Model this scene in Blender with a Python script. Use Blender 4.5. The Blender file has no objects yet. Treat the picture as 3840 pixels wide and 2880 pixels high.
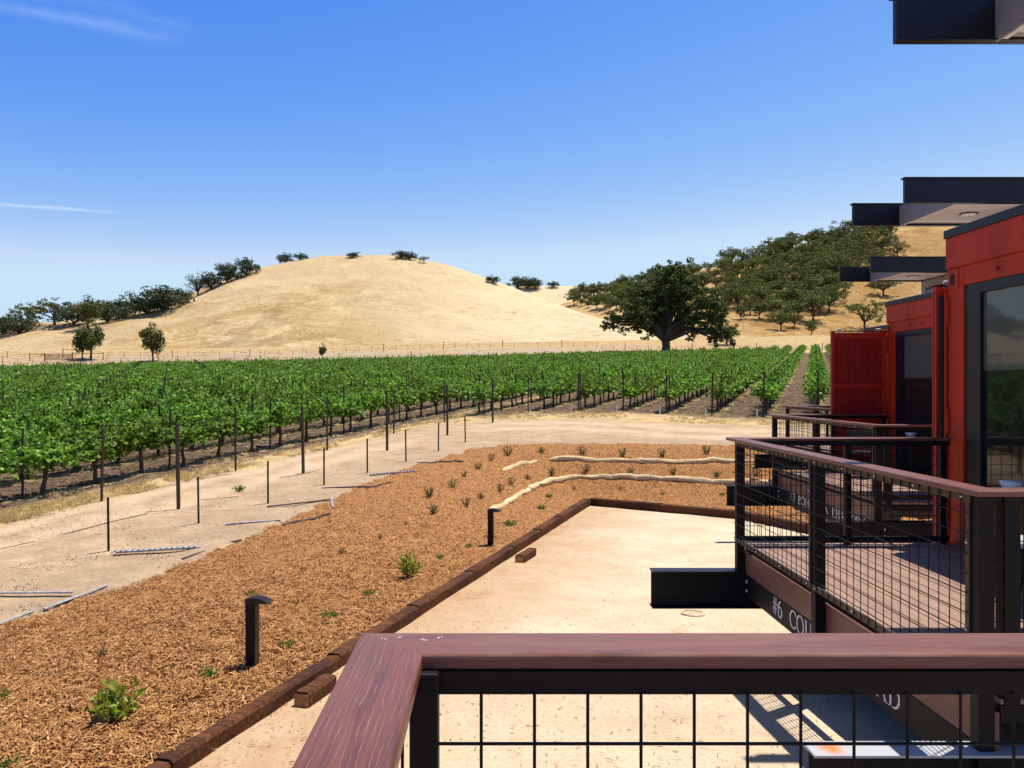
import bpy, math, random
import numpy as np
from mathutils import Vector, Matrix
random.seed(7)
rng = np.random.default_rng(7)
scene = bpy.context.scene
COL = scene.collection
F = 1720.0            # focal length in pixels of a 2212 wide picture
PX, PY = 1058.0, 835.0
TAN = 0.408
SN, CS = TAN / math.hypot(1, TAN), 1 / math.hypot(1, TAN)
ROW = 2.37            # spacing of the vine rows measured along x
SUN = Vector((0.27, 0.19, 1.0)).normalized()

# ------------------------------------------------------------------ materials
MATS = {}
class NT:
    def __init__(self, name):
        self.m = bpy.data.materials.new(name); self.m.use_nodes = True
        self.t = self.m.node_tree; self.b = self.t.nodes['Principled BSDF']
        self.out = self.t.nodes['Material Output']
        MATS[name] = self.m
    def n(self, typ, **kw):
        nd = self.t.nodes.new(typ)
        for k, v in kw.items(): setattr(nd, k, v)
        return nd
    def l(self, a, b): self.t.links.new(a, b)
    def coord(self, which='Object'):
        return self.n('ShaderNodeTexCoord').outputs[which]
    def mapping(self, src, scale=(1, 1, 1), rot=(0, 0, 0)):
        mp = self.n('ShaderNodeMapping'); self.l(src, mp.inputs['Vector'])
        mp.inputs['Scale'].default_value = scale; mp.inputs['Rotation'].default_value = rot
        return mp.outputs['Vector']
    def noise(self, src, scale, detail=4, rough=.55, dist=0.0):
        nd = self.n('ShaderNodeTexNoise'); self.l(src, nd.inputs['Vector'])
        nd.inputs['Scale'].default_value = scale; nd.inputs['Detail'].default_value = detail
        nd.inputs['Roughness'].default_value = rough; nd.inputs['Distortion'].default_value = dist
        return nd.outputs['Fac']
    def voro(self, src, scale, feature='F1', out='Distance'):
        nd = self.n('ShaderNodeTexVoronoi', feature=feature); self.l(src, nd.inputs['Vector'])
        nd.inputs['Scale'].default_value = scale
        return nd.outputs[out]
    def ramp(self, fac, stops):
        nd = self.n('ShaderNodeValToRGB'); self.l(fac, nd.inputs['Fac'])
        e = nd.color_ramp.elements
        while len(e) < len(stops): e.new(0.5)
        for i, (p, c) in enumerate(stops):
            e[i].position = p
            e[i].color = (c, c, c, 1) if not hasattr(c, '__len__') else (*c, 1)
        return nd.outputs['Color']
    def mix(self, fac, a, b, mode='MIX'):
        nd = self.n('ShaderNodeMix', data_type='RGBA', blend_type=mode)
        nd.clamp_factor = True
        for sock, v in ((nd.inputs[0], fac), (nd.inputs[6], a), (nd.inputs[7], b)):
            if isinstance(v, (int, float)): sock.default_value = v
            elif isinstance(v, tuple): sock.default_value = (*v, 1)
            else: self.l(v, sock)
        return nd.outputs[2]
    def math(self, op, a, b=None, c=None):
        nd = self.n('ShaderNodeMath', operation=op)
        for i, v in enumerate((a, b, c)):
            if v is None: continue
            if isinstance(v, (int, float)): nd.inputs[i].default_value = v
            else: self.l(v, nd.inputs[i])
        return nd.outputs[0]
    def attr(self, name, out='Fac'):
        return self.n('ShaderNodeAttribute', attribute_name=name).outputs[out]
    def color(self, c):
        if isinstance(c, tuple): self.b.inputs['Base Color'].default_value = (*c, 1)
        else: self.l(c, self.b.inputs['Base Color'])
    def rough(self, v):
        if isinstance(v, (int, float)): self.b.inputs['Roughness'].default_value = v
        else: self.l(v, self.b.inputs['Roughness'])
    def bump(self, h, strength=.5, dist=.02):
        nd = self.n('ShaderNodeBump'); self.l(h, nd.inputs['Height'])
        nd.inputs['Strength'].default_value = strength; nd.inputs['Distance'].default_value = dist
        self.l(nd.outputs['Normal'], self.b.inputs['Normal'])

def varied(name, base, rough=.6, scale=8, amt=.35, metal=0.0, spec=.5, bump=0, coords='Object', stretch=(1, 1, 1)):
    m = NT(name); c = m.mapping(m.coord(coords), stretch)
    n = m.noise(c, scale, 5, .6)
    lo = tuple(x * (1 - amt) for x in base); hi = tuple(min(1, x * (1 + amt)) for x in base)
    m.color(m.ramp(n, [(.3, lo), (.7, hi)])); m.rough(rough)
    m.b.inputs['Metallic'].default_value = metal
    m.b.inputs['Specular IOR Level'].default_value = spec
    if bump: m.bump(n, bump, .01)
    return m.m

def leaf_mat(name, cols, rough=.5, trans=.3, tcol=None, objvar=.0):
    m = NT(name)
    g = m.n('ShaderNodeNewGeometry').outputs['Random Per Island']
    col = m.ramp(g, [(i / (len(cols) - 1), c) for i, c in enumerate(cols)])
    if objvar:
        r = m.n('ShaderNodeObjectInfo').outputs['Random']
        hs = m.n('ShaderNodeHueSaturation')
        m.l(m.math('MULTIPLY_ADD', r, objvar, 1 - objvar / 2), hs.inputs['Value'])
        m.l(m.math('MULTIPLY_ADD', r, .03, .485), hs.inputs['Hue'])
        m.l(col, hs.inputs['Color']); col = hs.outputs['Color']
    m.color(col); m.rough(rough)
    m.b.inputs['Specular IOR Level'].default_value = .2
    if trans:
        tr = m.n('ShaderNodeBsdfTranslucent')
        t2 = m.mix(1.0, col, tcol or (1.6, 1.7, .7), 'MULTIPLY')
        m.l(t2, tr.inputs['Color'])
        mx = m.n('ShaderNodeMixShader'); mx.inputs[0].default_value = trans
        m.l(m.b.outputs[0], mx.inputs[1]); m.l(tr.outputs[0], mx.inputs[2])
        m.l(mx.outputs[0], m.out.inputs['Surface'])
    return m.m

# ------------------------------------------------------------------ mesh helpers
class MB:
    def __init__(self): self.v = []; self.f = []; self.uv = None
    def add(self, verts, faces):
        o = len(self.v); self.v.extend([tuple(p) for p in verts])
        self.f.extend([tuple(i + o for i in f) for f in faces]); return self
    def box(self, x0, x1, y0, y1, z0, z1):
        v = [(x0, y0, z0), (x1, y0, z0), (x1, y1, z0), (x0, y1, z0), (x0, y0, z1), (x1, y0, z1), (x1, y1, z1), (x0, y1, z1)]
        return self.add(v, [(0, 3, 2, 1), (4, 5, 6, 7), (0, 1, 5, 4), (1, 2, 6, 5), (2, 3, 7, 6), (3, 0, 4, 7)])
    def tube(self, pts, rad, n=8, cap=True):
        pts = [Vector(p) for p in pts]
        if not hasattr(rad, '__len__'): rad = [rad] * len(pts)
        rings = []; ref = None
        for i, p in enumerate(pts):
            d = (pts[min(i + 1, len(pts) - 1)] - pts[max(i - 1, 0)]).normalized()
            if ref is None:
                ref = Vector((1, 0, 0)) if abs(d.x) < .8 else Vector((0, 1, 0))
            a = (ref - d * ref.dot(d)).normalized(); b = d.cross(a); ref = a
            rings.append([p + a * (rad[i] * math.cos(2 * math.pi * k / n)) + b * (rad[i] * math.sin(2 * math.pi * k / n)) for k in range(n)])
        v = [q for r in rings for q in r]; f = []
        for i in range(len(pts) - 1):
            for k in range(n):
                f.append((i * n + k, i * n + (k + 1) % n, (i + 1) * n + (k + 1) % n, (i + 1) * n + k))
        if cap:
            f.append(tuple(range(n - 1, -1, -1))); f.append(tuple((len(pts) - 1) * n + k for k in range(n)))
        return self.add(v, f)
    def prism(self, prof, axis, a0, a1):
        """extrude a 2-D outline along an axis: x -> (y,z), y -> (x,z), z -> (x,y)"""
        n = len(prof); v = []
        for a in (a0, a1):
            for (p, q) in prof:
                v.append({'x': (a, p, q), 'y': (p, a, q), 'z': (p, q, a)}[axis])
        f = [tuple(range(n)), tuple(range(2 * n - 1, n - 1, -1))]
        f += [(i, i + n, (i + 1) % n + n, (i + 1) % n) for i in range(n)]
        return self.add(v, f)
    def build(self, name, mat, parent=None, smooth=False, bevel=0, loc=None):
        me = bpy.data.meshes.new(name); me.from_pydata(self.v, [], self.f); me.update()
        if bevel:
            import bmesh
            bm = bmesh.new(); bm.from_mesh(me)
            bmesh.ops.recalc_face_normals(bm, faces=bm.faces)
            es = [e for e in bm.edges if len(e.link_faces) == 2 and e.calc_face_angle(0) > .6]
            bmesh.ops.bevel(bm, geom=es, offset=bevel, segments=2, affect='EDGES', profile=.5, clamp_overlap=True)
            bm.to_mesh(me); bm.free()
        else:
            import bmesh
            bm = bmesh.new(); bm.from_mesh(me); bmesh.ops.recalc_face_normals(bm, faces=bm.faces); bm.to_mesh(me); bm.free()
        if smooth: me.polygons.foreach_set('use_smooth', [True] * len(me.polygons))
        return link(name, me, mat, parent, loc)

def link(name, me, mat, parent=None, loc=None):
    if mat is not None:
        me.materials.clear(); me.materials.append(MATS[mat] if isinstance(mat, str) else mat)
    o = bpy.data.objects.new(name, me); COL.objects.link(o)
    if parent is not None: o.parent = parent
    if loc is not None: o.location = loc
    return o
def thing(name, label, cat, loc=(0, 0, 0), rotz=0, group=None):
    o = bpy.data.objects.new(name, None); COL.objects.link(o); o.empty_display_size = .2
    o.location = loc; o.rotation_euler = (0, 0, rotz)
    return tag(o, label, cat, group)
def tag(o, label, cat, group=None):
    o['label'] = label; o['category'] = cat
    if group: o['group'] = group
    return o
def structure(o): o['kind'] = 'structure'; return o
def np_mesh(name, V, faces):
    """faces: (M,k) int array, all the same size"""
    me = bpy.data.meshes.new(name); V = np.asarray(V, np.float32); Fc = np.asarray(faces, np.int32)
    me.vertices.add(len(V)); me.vertices.foreach_set('co', V.ravel())
    M, k = Fc.shape
    me.loops.add(M * k); me.loops.foreach_set('vertex_index', Fc.ravel())
    me.polygons.add(M); me.polygons.foreach_set('loop_start', np.arange(0, M * k, k, dtype=np.int32))
    me.update(calc_edges=True); me.validate()
    return me
def join_np(parts):
    Vs = []; Fs = []; o = 0
    for V, Fc in parts:
        Vs.append(V); Fs.append(np.asarray(Fc) + o); o += len(V)
    return np.concatenate(Vs), np.concatenate(Fs)
ONES = 'zeroth first second third fourth fifth sixth seventh eighth ninth tenth eleventh twelfth thirteenth fourteenth fifteenth sixteenth seventeenth eighteenth nineteenth'.split()
TENS = 'x x twenty thirty forty fifty sixty seventy eighty ninety'.split()
def nth(i):
    if i < 20: return ONES[i]
    t, u = divmod(i, 10)
    if t > 9: return str(i) + 'th'
    return (TENS[t][:-1] + 'ieth') if u == 0 else TENS[t] + '-' + ONES[u]

# ------------------------------------------------------------------ terrain
def smooth(x): x = np.clip(x, 0, 1); return x * x * (3 - 2 * x)
def pn(x, y, s=1.0, seed=0):
    """cheap smooth pseudo noise, about -1..1"""
    x = np.asarray(x, float) / s; y = np.asarray(y, float) / s; r = 0
    for i in range(5):
        a = 1.7 * i + seed * .77; k = 1 + .43 * i
        r = r + np.sin(k * (x * math.cos(a) + y * math.sin(a)) + 2.1 * i + seed + 1.3 * np.sin(.7 * k * (y * math.cos(a) - x * math.sin(a)) + i))
    return r / 3.2
FL0 = np.array((-61.5, 100.0)); FL1 = np.array((58.5, 146.0))
fld = (FL1 - FL0) / np.linalg.norm(FL1 - FL0); fln = np.array((-fld[1], fld[0]))
def fardist(X, Y): return (X - FL0[0]) * fln[0] + (Y - FL0[1]) * fln[1]
def G(X, Y):
    X = np.asarray(X, float); Y = np.asarray(Y, float)
    fd = fardist(X, Y)
    over = np.maximum(fd - 40, 0)          # flatten far behind the vineyard
    Xe = X - fln[0] * over; Ye = Y - fln[1] * over
    Xe = np.clip(Xe, -140, 150)
    t = SN * Xe + CS * Ye; k = Xe - TAN * Ye
    tt = np.maximum(t - 33, 0)
    g = -3.43 + .0575 * np.maximum(t, -12) + .00004 * tt * tt
    g = g + .009 * np.clip(-k - 18.8, 0, 150)
    g = g + .09 * np.clip(fd, 0, 30)
    return g
def gravel_h(X, Y): return -2.06 - .055 * np.clip(np.asarray(Y, float), -4, 24)
def unproj(px, py, hf, z0=3.0, z1=700.0):
    """first point on height field hf seen through a pixel (2212-wide picture)"""
    a = (px - PX) / F; b = (PY - py) / F
    Z = np.geomspace(z0, z1, 4000)
    d = hf(a * Z, Z) - b * Z
    i = np.argmax(d > 0)
    if not (d > 0).any(): return None
    if i == 0: return (a * z0, z0, float(hf(a * z0, z0)))
    lo, hi = Z[i - 1], Z[i]
    for _ in range(30):
        m = (lo + hi) / 2
        if hf(a * m, m) - b * m > 0: hi = m
        else: lo = m
    return (a * hi, hi, float(hf(a * hi, hi)))
def on_gravel(px, py):
    a = (px - PX) / F; b = (py - PY) / F; Z = 2.06 / (b - .055); return np.array((a * Z, Z))
T0 = on_gravel(412, 1655); T1 = on_gravel(1275, 1092); T2 = on_gravel(1600, 1122); T3 = on_gravel(1740, 1152)
TM = T0 + (T0 - T1) * .62
TIE = [TM, T1, T2, T3, T3 + np.array((.5, -2.2)), np.array((8.0, 10.6))]
OUTPX = [(-900, 1900), (-400, 1560), (0, 1352), (100, 1316), (180, 1287), (250, 1268), (330, 1240), (420, 1208), (520, 1165), (600, 1128), (700, 1083), (800, 1040), (880, 1010), (960, 988), (1020, 969), (1080, 961), (1200, 958), (1400, 958), (1560, 960), (1700, 960), (1850, 962)]
OUT = [np.array(unproj(x, y, G)[:2]) for x, y in OUTPX]
def poly_dist(X, Y, P):
    d = np.full(np.shape(X), 1e9)
    for a, b in zip(P[:-1], P[1:]):
        ab = b - a; L = ab.dot(ab)
        t = np.clip(((X - a[0]) * ab[0] + (Y - a[1]) * ab[1]) / L, 0, 1)
        d = np.minimum(d, np.hypot(X - a[0] - t * ab[0], Y - a[1] - t * ab[1]))
    return d
def inside(X, Y, P):
    r = np.zeros(np.shape(X), bool); n = len(P)
    for i in range(n):
        a, b = P[i], P[(i + 1) % n]
        if a[1] == b[1]: continue
        c = ((a[1] > Y) != (b[1] > Y)) & (X < (b[0] - a[0]) * (Y - a[1]) / (b[1] - a[1]) + a[0])
        r ^= c
    return r
MULCH = OUT + [np.array((15.0, 24.0)), np.array((12.0, 10.6))] + TIE[::-1]
GRAV = TIE + [np.array((10.0, 10.6)), np.array((34.0, 22.0)), np.array((34.0, -9.0)), np.array((-4.9, -9.0))]
def mulch_h(X, Y):
    X = np.asarray(X, float); Y = np.asarray(Y, float)
    di = poly_dist(X, Y, TIE); do = poly_dist(X, Y, OUT)
    w = smooth(di / (di + do + 1e-6))
    h = (1 - w) * (gravel_h(X, Y) + .055) + w * G(X, Y)
    return h + .16 * np.sin(np.pi * w) + .025 * pn(X, Y, .35, 3) * np.minimum(1, di * 2) + .02 * pn(X, Y, .13, 9)
def ground_h(X, Y):
    X = np.asarray(X, float); Y = np.asarray(Y, float)
    g = G(X, Y)
    near = Y < 45
    inm = inside(X, Y, MULCH) & near; ing = inside(X, Y, GRAV) & near
    do = poly_dist(X, Y, OUT)
    m = mulch_h(X, Y)
    g = np.where(inm, np.minimum(g, m) - .35 * smooth(do / .6), g)
    g = np.where(ing, np.minimum(gravel_h(X, Y), g) - .5, g)
    rough = .03 * pn(X, Y, .9, 1) * smooth((14 - np.abs(do - 2)) / 14)
    return g + np.where(inm | ing, 0, rough)
# crests of the hills: (pixel x, pixel y, distance)
HA = np.array([(-900, 738, 300), (-300, 734, 310), (0, 726, 315), (100, 704, 320), (200, 685, 320), (300, 668, 320), (390, 646, 320), (480, 607, 322), (560, 579, 325), (640, 562, 328), (700, 553, 330), (780, 551, 332), (870, 554, 332), (950, 571, 330), (1000, 587, 325), (1060, 606, 315), (1130, 631, 300), (1200, 656, 280), (1270, 681, 258), (1340, 705, 236), (1420, 724, 216), (1500, 740, 200), (1570, 752, 190)], float)
HB = np.array([(950, 730, 440), (1100, 690, 430), (1180, 668, 420), (1240, 655, 415), (1330, 628, 405), (1440, 602, 395), (1550, 574, 385), (1650, 548, 372), (1750, 523, 360), (1850, 500, 350), (1950, 476, 340), (2212, 428, 325), (2600, 390, 310), (3400, 380, 300)], float)
HC = np.array([(850, 700, 560), (1000, 634, 560), (1060, 620, 560), (1120, 617, 560), (1280, 617, 560), (1340, 622, 560), (1450, 650, 560), (1600, 700, 560)], float)
HD = np.array([(-900, 700, 520), (-300, 694, 520), (0, 690, 520), (60, 692, 520), (150, 702, 520), (260, 722, 520), (420, 745, 520)], float)
def z_at_far(a, d):
    """distance along azimuth a (= x/y) where the far-line distance equals d"""
    return (d + FL0[0] * fln[0] + FL0[1] * fln[1]) / (a * fln[0] + fln[1])
def hill_fn(C, d0, undul, zb_fixed=None):
    ca = (C[:, 0] - PX) / F; ch = (PY - C[:, 1]) / F * C[:, 2]; cz = C[:, 2]
    def f(X, Y):
        X = np.asarray(X, float); Y = np.asarray(Y, float)
        a = X / np.maximum(Y, 1e-3)
        a_ = np.clip(a, ca[0], ca[-1])
        Zc = np.interp(a_, ca, cz); Hc = np.interp(a_, ca, ch)
        Zb = np.minimum(z_at_far(a_, d0), Zc - 25) if zb_fixed is None else np.full_like(Zc, zb_fixed)
        Hb = G(a_ * Zb, Zb) - .6
        s = (Y - Zb) / (Zc - Zb)
        sc = np.clip(s, 0, 1)
        pf = .55 * sc + .45 * sc * sc * (3 - 2 * sc)
        h = Hb + (Hc - Hb) * pf
        bell = np.clip(4 * sc * (1 - sc), 0, 1)
        h = h + undul * bell * (2.2 * pn(X, Y, 34, 2) + .9 * pn(X, Y, 12, 5) + .35 * pn(X, Y, 4.5, 6))
        h = np.where(s > 1, Hc - (Y - Zc) ** 2 * .0035 - .02 * (Y - Zc), h)
        h = np.where(s < 0, G(X, Y) - .6 + s * 25, h)
        out = np.maximum(ca[0] - a, 0) + np.maximum(a - ca[-1], 0)
        return h - 400 * out ** 2
    return f
hillA = hill_fn(HA, 27, 1.0); hillB = hill_fn(HB, 27, 1.0)
hillC = hill_fn(HC, 27, .6, 430.0); hillD = hill_fn(HD, 27, .6, 400.0)
def land(X, Y): return np.maximum(np.maximum(hillA(X, Y), hillB(X, Y)), np.maximum(G(X, Y), np.maximum(hillC(X, Y), hillD(X, Y))))
def near_land(X, Y):
    X = np.asarray(X, float); Y = np.asarray(Y, float)
    return np.where(inside(X, Y, GRAV) & (Y < 45), gravel_h(X, Y), np.where(inside(X, Y, MULCH) & (Y < 45), mulch_h(X, Y), G(X, Y)))
def zstart(k): return np.interp(k, [-18, -17.2, -16.4, -14, -11.7, -9.3, -7, -4.6, -2.2, .2, 2.6, 5, 12], [10, 36, 38.4, 39.4, 39.6, 39, 37.6, 35.8, 34.6, 34, 33.5, 33, 33])

def grid_mesh(name, xs, ys, hf, keep=None):
    """xs, ys 2-D arrays"""
    h = hf(xs, ys); V = np.stack([xs, ys, h], -1).reshape(-1, 3)
    n, m = xs.shape
    idx = np.arange(n * m).reshape(n, m)
    Fc = np.stack([idx[:-1, :-1], idx[:-1, 1:], idx[1:, 1:], idx[1:, :-1]], -1).reshape(-1, 4)
    if keep is not None:
        kq = keep.reshape(-1); ok = kq[Fc].all(1); Fc = Fc[ok]
        used = np.unique(Fc); remap = -np.ones(len(V), int); remap[used] = np.arange(len(used))
        V = V[used]; Fc = remap[Fc]
    me = np_mesh(name, V, Fc)
    me.polygons.foreach_set('use_smooth', np.ones(len(me.polygons), bool))
    return me, V
def set_attr(me, name, vals):
    a = me.attributes.new(name, 'FLOAT', 'POINT'); a.data.foreach_set('value', np.asarray(vals, np.float32))

# ------------------------------------------------------------------ world, sun, camera
w = bpy.data.worlds.new('World'); scene.world = w; w.use_nodes = True
wt = w.node_tree; bg = wt.nodes['Background']
sky = wt.nodes.new('ShaderNodeTexSky'); sky.sky_type = 'NISHITA'; sky.sun_disc = False
sky.sun_elevation = math.asin(SUN.z); sky.sun_rotation = math.atan2(SUN.x, SUN.y)
sky.altitude = 200; sky.air_density = 1.0; sky.dust_density = 0.5; sky.ozone_density = 2.0
def wn(typ, **kw):
    nd = wt.nodes.new(typ)
    for k, v in kw.items(): setattr(nd, k, v)
    return nd
def wmath(op, a, b=None, c=None):
    nd = wn('ShaderNodeMath', operation=op)
    for i, v in enumerate((a, b, c)):
        if v is None: continue
        if isinstance(v, (int, float)): nd.inputs[i].default_value = v
        else: wt.links.new(v, nd.inputs[i])
    return nd.outputs[0]
tcw = wn('ShaderNodeTexCoord').outputs['Generated']
# a deeper, more saturated grade of the same physical sky, channel by channel
sepw = wn('ShaderNodeSeparateColor'); hs = wn('ShaderNodeCombineColor'); wt.links.new(sky.outputs[0], sepw.inputs[0])
for i_, (pw_, sc_) in enumerate(((2.7, 9.5), (1.6, 1.74), (.25, .73))):
    wt.links.new(wmath('MINIMUM', wmath('MULTIPLY', wmath('POWER', wmath('MULTIPLY', sepw.outputs[i_], .1), pw_), sc_ / .105), (3.7, 5.0, 6.6)[i_]), hs.inputs[i_])
# above the view the sky turns to its raw colour, dimmed to deepen shade
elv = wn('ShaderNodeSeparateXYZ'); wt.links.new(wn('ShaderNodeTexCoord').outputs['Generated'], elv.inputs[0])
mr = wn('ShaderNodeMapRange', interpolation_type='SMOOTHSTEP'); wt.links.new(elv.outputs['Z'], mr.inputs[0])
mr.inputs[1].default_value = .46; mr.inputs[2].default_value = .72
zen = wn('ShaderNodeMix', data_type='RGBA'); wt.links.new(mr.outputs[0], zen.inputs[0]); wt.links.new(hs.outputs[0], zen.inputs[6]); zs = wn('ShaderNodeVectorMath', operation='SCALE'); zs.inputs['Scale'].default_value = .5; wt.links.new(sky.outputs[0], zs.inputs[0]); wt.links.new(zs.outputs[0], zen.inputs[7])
# two wisps of thin high cloud, laid along great circles of the sky
def pix_dir(px, py): return Vector(((px - PX) / F, 1, (PY - py) / F)).normalized()
nz = wn('ShaderNodeTexNoise'); nz.inputs['Scale'].default_value = 26; nz.inputs['Detail'].default_value = 6; nz.inputs['Roughness'].default_value = .65
wt.links.new(tcw, nz.inputs['Vector'])
nz2 = wn('ShaderNodeTexNoise'); nz2.inputs['Scale'].default_value = 7; nz2.inputs['Detail'].default_value = 3
wt.links.new(tcw, nz2.inputs['Vector'])
def wisp(p0, p1, width, strength, wob):
    a, b = pix_dir(*p0), pix_dir(*p1)
    nrm = a.cross(b).normalized(); tang = nrm.cross(a).normalized(); L = a.angle(b)
    def dot(v):
        nd = wn('ShaderNodeVectorMath', operation='DOT_PRODUCT'); wt.links.new(tcw, nd.inputs[0]); nd.inputs[1].default_value = v
        return nd.outputs['Value']
    d = wmath('ADD', dot(nrm), wmath('MULTIPLY', wmath('SUBTRACT', nz2.outputs['Fac'], .5), wob))
    d = wmath('ADD', d, wmath('MULTIPLY', wmath('SUBTRACT', nz.outputs['Fac'], .5), width * 1.2))
    prof = wmath('SUBTRACT', 1.0, wmath('MINIMUM', wmath('ABSOLUTE', wmath('DIVIDE', d, width)), 1.0))
    al = dot(tang)
    ends = wmath('MULTIPLY', wmath('MINIMUM', wmath('MAXIMUM', wmath('DIVIDE', wmath('SUBTRACT', L, al), L * .35), 0.0), 1.0),
                 wmath('MINIMUM', wmath('MAXIMUM', wmath('DIVIDE', wmath('ADD', al, .3), .1), 0.0), 1.0))
    return wmath('MULTIPLY', wmath('MULTIPLY', wmath('POWER', prof, 1.4), ends), wmath('MULTIPLY', nz.outputs['Fac'], strength))
cl = wmath('ADD', wisp((0, 6), (410, 96), .011, .24, .02), wisp((0, 441), (270, 460), .0028, .6, .003))
cl = wmath('ADD', cl, wisp((250, 20), (450, 75), .012, .08, .03))
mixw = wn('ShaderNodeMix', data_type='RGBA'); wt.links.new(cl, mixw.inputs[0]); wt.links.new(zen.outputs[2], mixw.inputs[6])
mixw.inputs[7].default_value = (6.4, 6.9, 7.6, 1)
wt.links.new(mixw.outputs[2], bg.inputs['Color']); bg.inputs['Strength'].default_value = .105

ld = bpy.data.lights.new('sun', 'SUN'); ld.energy = 5.0; ld.angle = math.radians(.53); ld.color = (1, .93, .79)
lo = bpy.data.objects.new('sun', ld); COL.objects.link(lo); lo.rotation_euler = SUN.to_track_quat('Z', 'Y').to_euler(); lo.location = (30, 20, 90)
cd = bpy.data.cameras.new('camera'); cam = bpy.data.objects.new('camera', cd); COL.objects.link(cam)
cam.location = (0, 0, 0); cam.rotation_euler = (math.pi / 2, 0, 0)
cd.sensor_width = 36; cd.lens = 36 * F / 2212; cd.shift_x = (1106 - PX) / 2212; cd.shift_y = (PY - 829.5) / 2212
cd.clip_start = .05; cd.clip_end = 9000
scene.camera = cam
vs = scene.view_settings; vs.view_transform = 'Standard'; vs.look = 'None'; vs.gamma = 1; vs.exposure = .56
scene.render.resolution_x = 1024; scene.render.resolution_y = 768
cy = scene.cycles; cy.max_bounces = 6; cy.diffuse_bounces = 4; cy.glossy_bounces = 3; cy.transmission_bounces = 4; cy.transparent_max_bounces = 6
cy.sample_clamp_indirect = 6; cy.use_denoising = True

# ------------------------------------------------------------------ the materials of the place
varied('black_steel', (.007, .006, .008), .55, 20, .3, spec=.18)
varied('dark_bronze', (.045, .028, .018), .55, 15, .3)
varied('red_paint', (.43, .031, .008), .5, 2.5, .22, spec=.2, stretch=(1, 1, .22))
varied('dark_red_paint', (.3, .02, .014), .5, 4, .15, spec=.25)  # same red paint, darkened to stand for the shade on the door
varied('black_trim', (.01, .0095, .013), .4, 5, .3, spec=.3)
varied('grey_trim', (.2, .2, .23), .5, 4, .15)
varied('soffit_white', (.78, .79, .8), .45, 6, .08)
varied('lamp_white', (.92, .92, .9), .5, 6, .03)
varied('letter_white', (.75, .75, .73), .6, 20, .05)
varied('zinc', (.55, .56, .58), .35, 60, .25, metal=.8)
varied('aluminium', (.42, .43, .47), .4, 30, .25, metal=.6)
varied('concrete', (.35, .33, .3), .9, 8, .2, bump=.3)
varied('bowl_white', (.72, .73, .76), .4, 9, .05)
varied('stool_grey', (.4, .4, .46), .5, 9, .1)
varied('rust_steel', (.028, .016, .012), .75, 25, .5)
varied('grey_bar', (.3, .3, .33), .6, 18, .5)
varied('dark_bar', (.05, .045, .05), .6, 18, .5)
varied('wire_shadow_dark', (.05, .04, .035), .7, 18, .5)
varied('pvc_white', (.8, .8, .78), .4, 9, .05)
varied('gate_rust', (.3, .13, .06), .8, 5, .3)
varied('fence_wood', (.13, .09, .07), .9, 10, .4)
varied('sign_yellow', (.85, .42, .02), .5, 5, .05)
varied('bark', (.075, .058, .045), .95, 14, .5, bump=.6, stretch=(1, 1, .25))
varied('vine_bark', (.06, .04, .03), .95, 30, .6, bump=.7, stretch=(1, 1, .3))
varied('mulch_wet', (.05, .03, .02), .9, 20, .4)

# composite rail cap: grain runs along the U of the sweep
m = NT('composite_rail'); uv = m.coord('UV')
c1 = m.mapping(uv, (.6, 9, 1)); n1 = m.noise(c1, 3.0, 5, .6, .6)
base = m.ramp(n1, [(.32, (.055, .017, .011)), (.5, (.14, .044, .028)), (.68, (.09, .042, .036))])
big = m.noise(m.mapping(uv, (.8, 6, 1)), 1.3, 3, .5, 1.0)
base = m.mix(m.ramp(big, [(.35, 0.0), (.7, .55)]), base, (.2, .08, .056))
wv = m.n('ShaderNodeTexWave', wave_type='BANDS', bands_direction='Y')
m.l(m.mapping(uv, (.16, 1, 1)), wv.inputs['Vector']); wv.inputs['Scale'].default_value = 30
wv.inputs['Distortion'].default_value = 5.5; wv.inputs['Detail'].default_value = 2.2; wv.inputs['Detail Scale'].default_value = .9
brk = m.noise(m.mapping(uv, (7, 30, 1)), 2, 3)
line = m.math('MULTIPLY', m.ramp(wv.outputs['Fac'], [(.955, 0.0), (.995, 1.0)]), m.ramp(brk, [(.42, 0.0), (.6, 1.0)]))
fine = m.noise(m.mapping(uv, (9, 300, 1)), 1, 4)
base = m.mix(m.math('MULTIPLY', m.ramp(fine, [(.42, 0.0), (.72, .5)]), m.math('MULTIPLY_ADD', m.attr('grainy'), -.65, 1.0)), base, (.24, .135, .115))
m.color(m.mix(m.math('MULTIPLY', line, m.attr('grainy')), base, (.25, .155, .12)))
m.rough(m.ramp(n1, [(.3, .3), (.7, .42)])); m.b.inputs['Specular IOR Level'].default_value = .38
m.bump(m.math('SUBTRACT', fine, m.math('MULTIPLY', line, .8)), .25, .002)

# deck boards, running along y
m = NT('deck_board'); oc = m.coord('Object')
sep = m.n('ShaderNodeSeparateXYZ'); m.l(oc, sep.inputs[0])
bid = m.math('FLOOR', m.math('DIVIDE', sep.outputs['X'], .1445))
cmb = m.n('ShaderNodeCombineXYZ'); m.l(m.math('MULTIPLY', bid, 3.71), cmb.inputs['X']); m.l(m.math('MULTIPLY', bid, 5.3), cmb.inputs['Y'])
wh = m.n('ShaderNodeTexWhiteNoise', noise_dimensions='1D'); m.l(bid, wh.inputs['W'])
n1 = m.noise(m.mapping(oc, (22, 1.4, 1)), 2.2, 5, .65, .3)
b = m.ramp(n1, [(.3, (.18, .1, .072)), (.55, (.28, .17, .125)), (.75, (.34, .22, .17))])
b = m.mix(m.math('MULTIPLY', wh.outputs['Value'], .35), b, (.2, .1, .085))
m.color(b); m.rough(.55); m.bump(n1, .2, .003)

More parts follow.
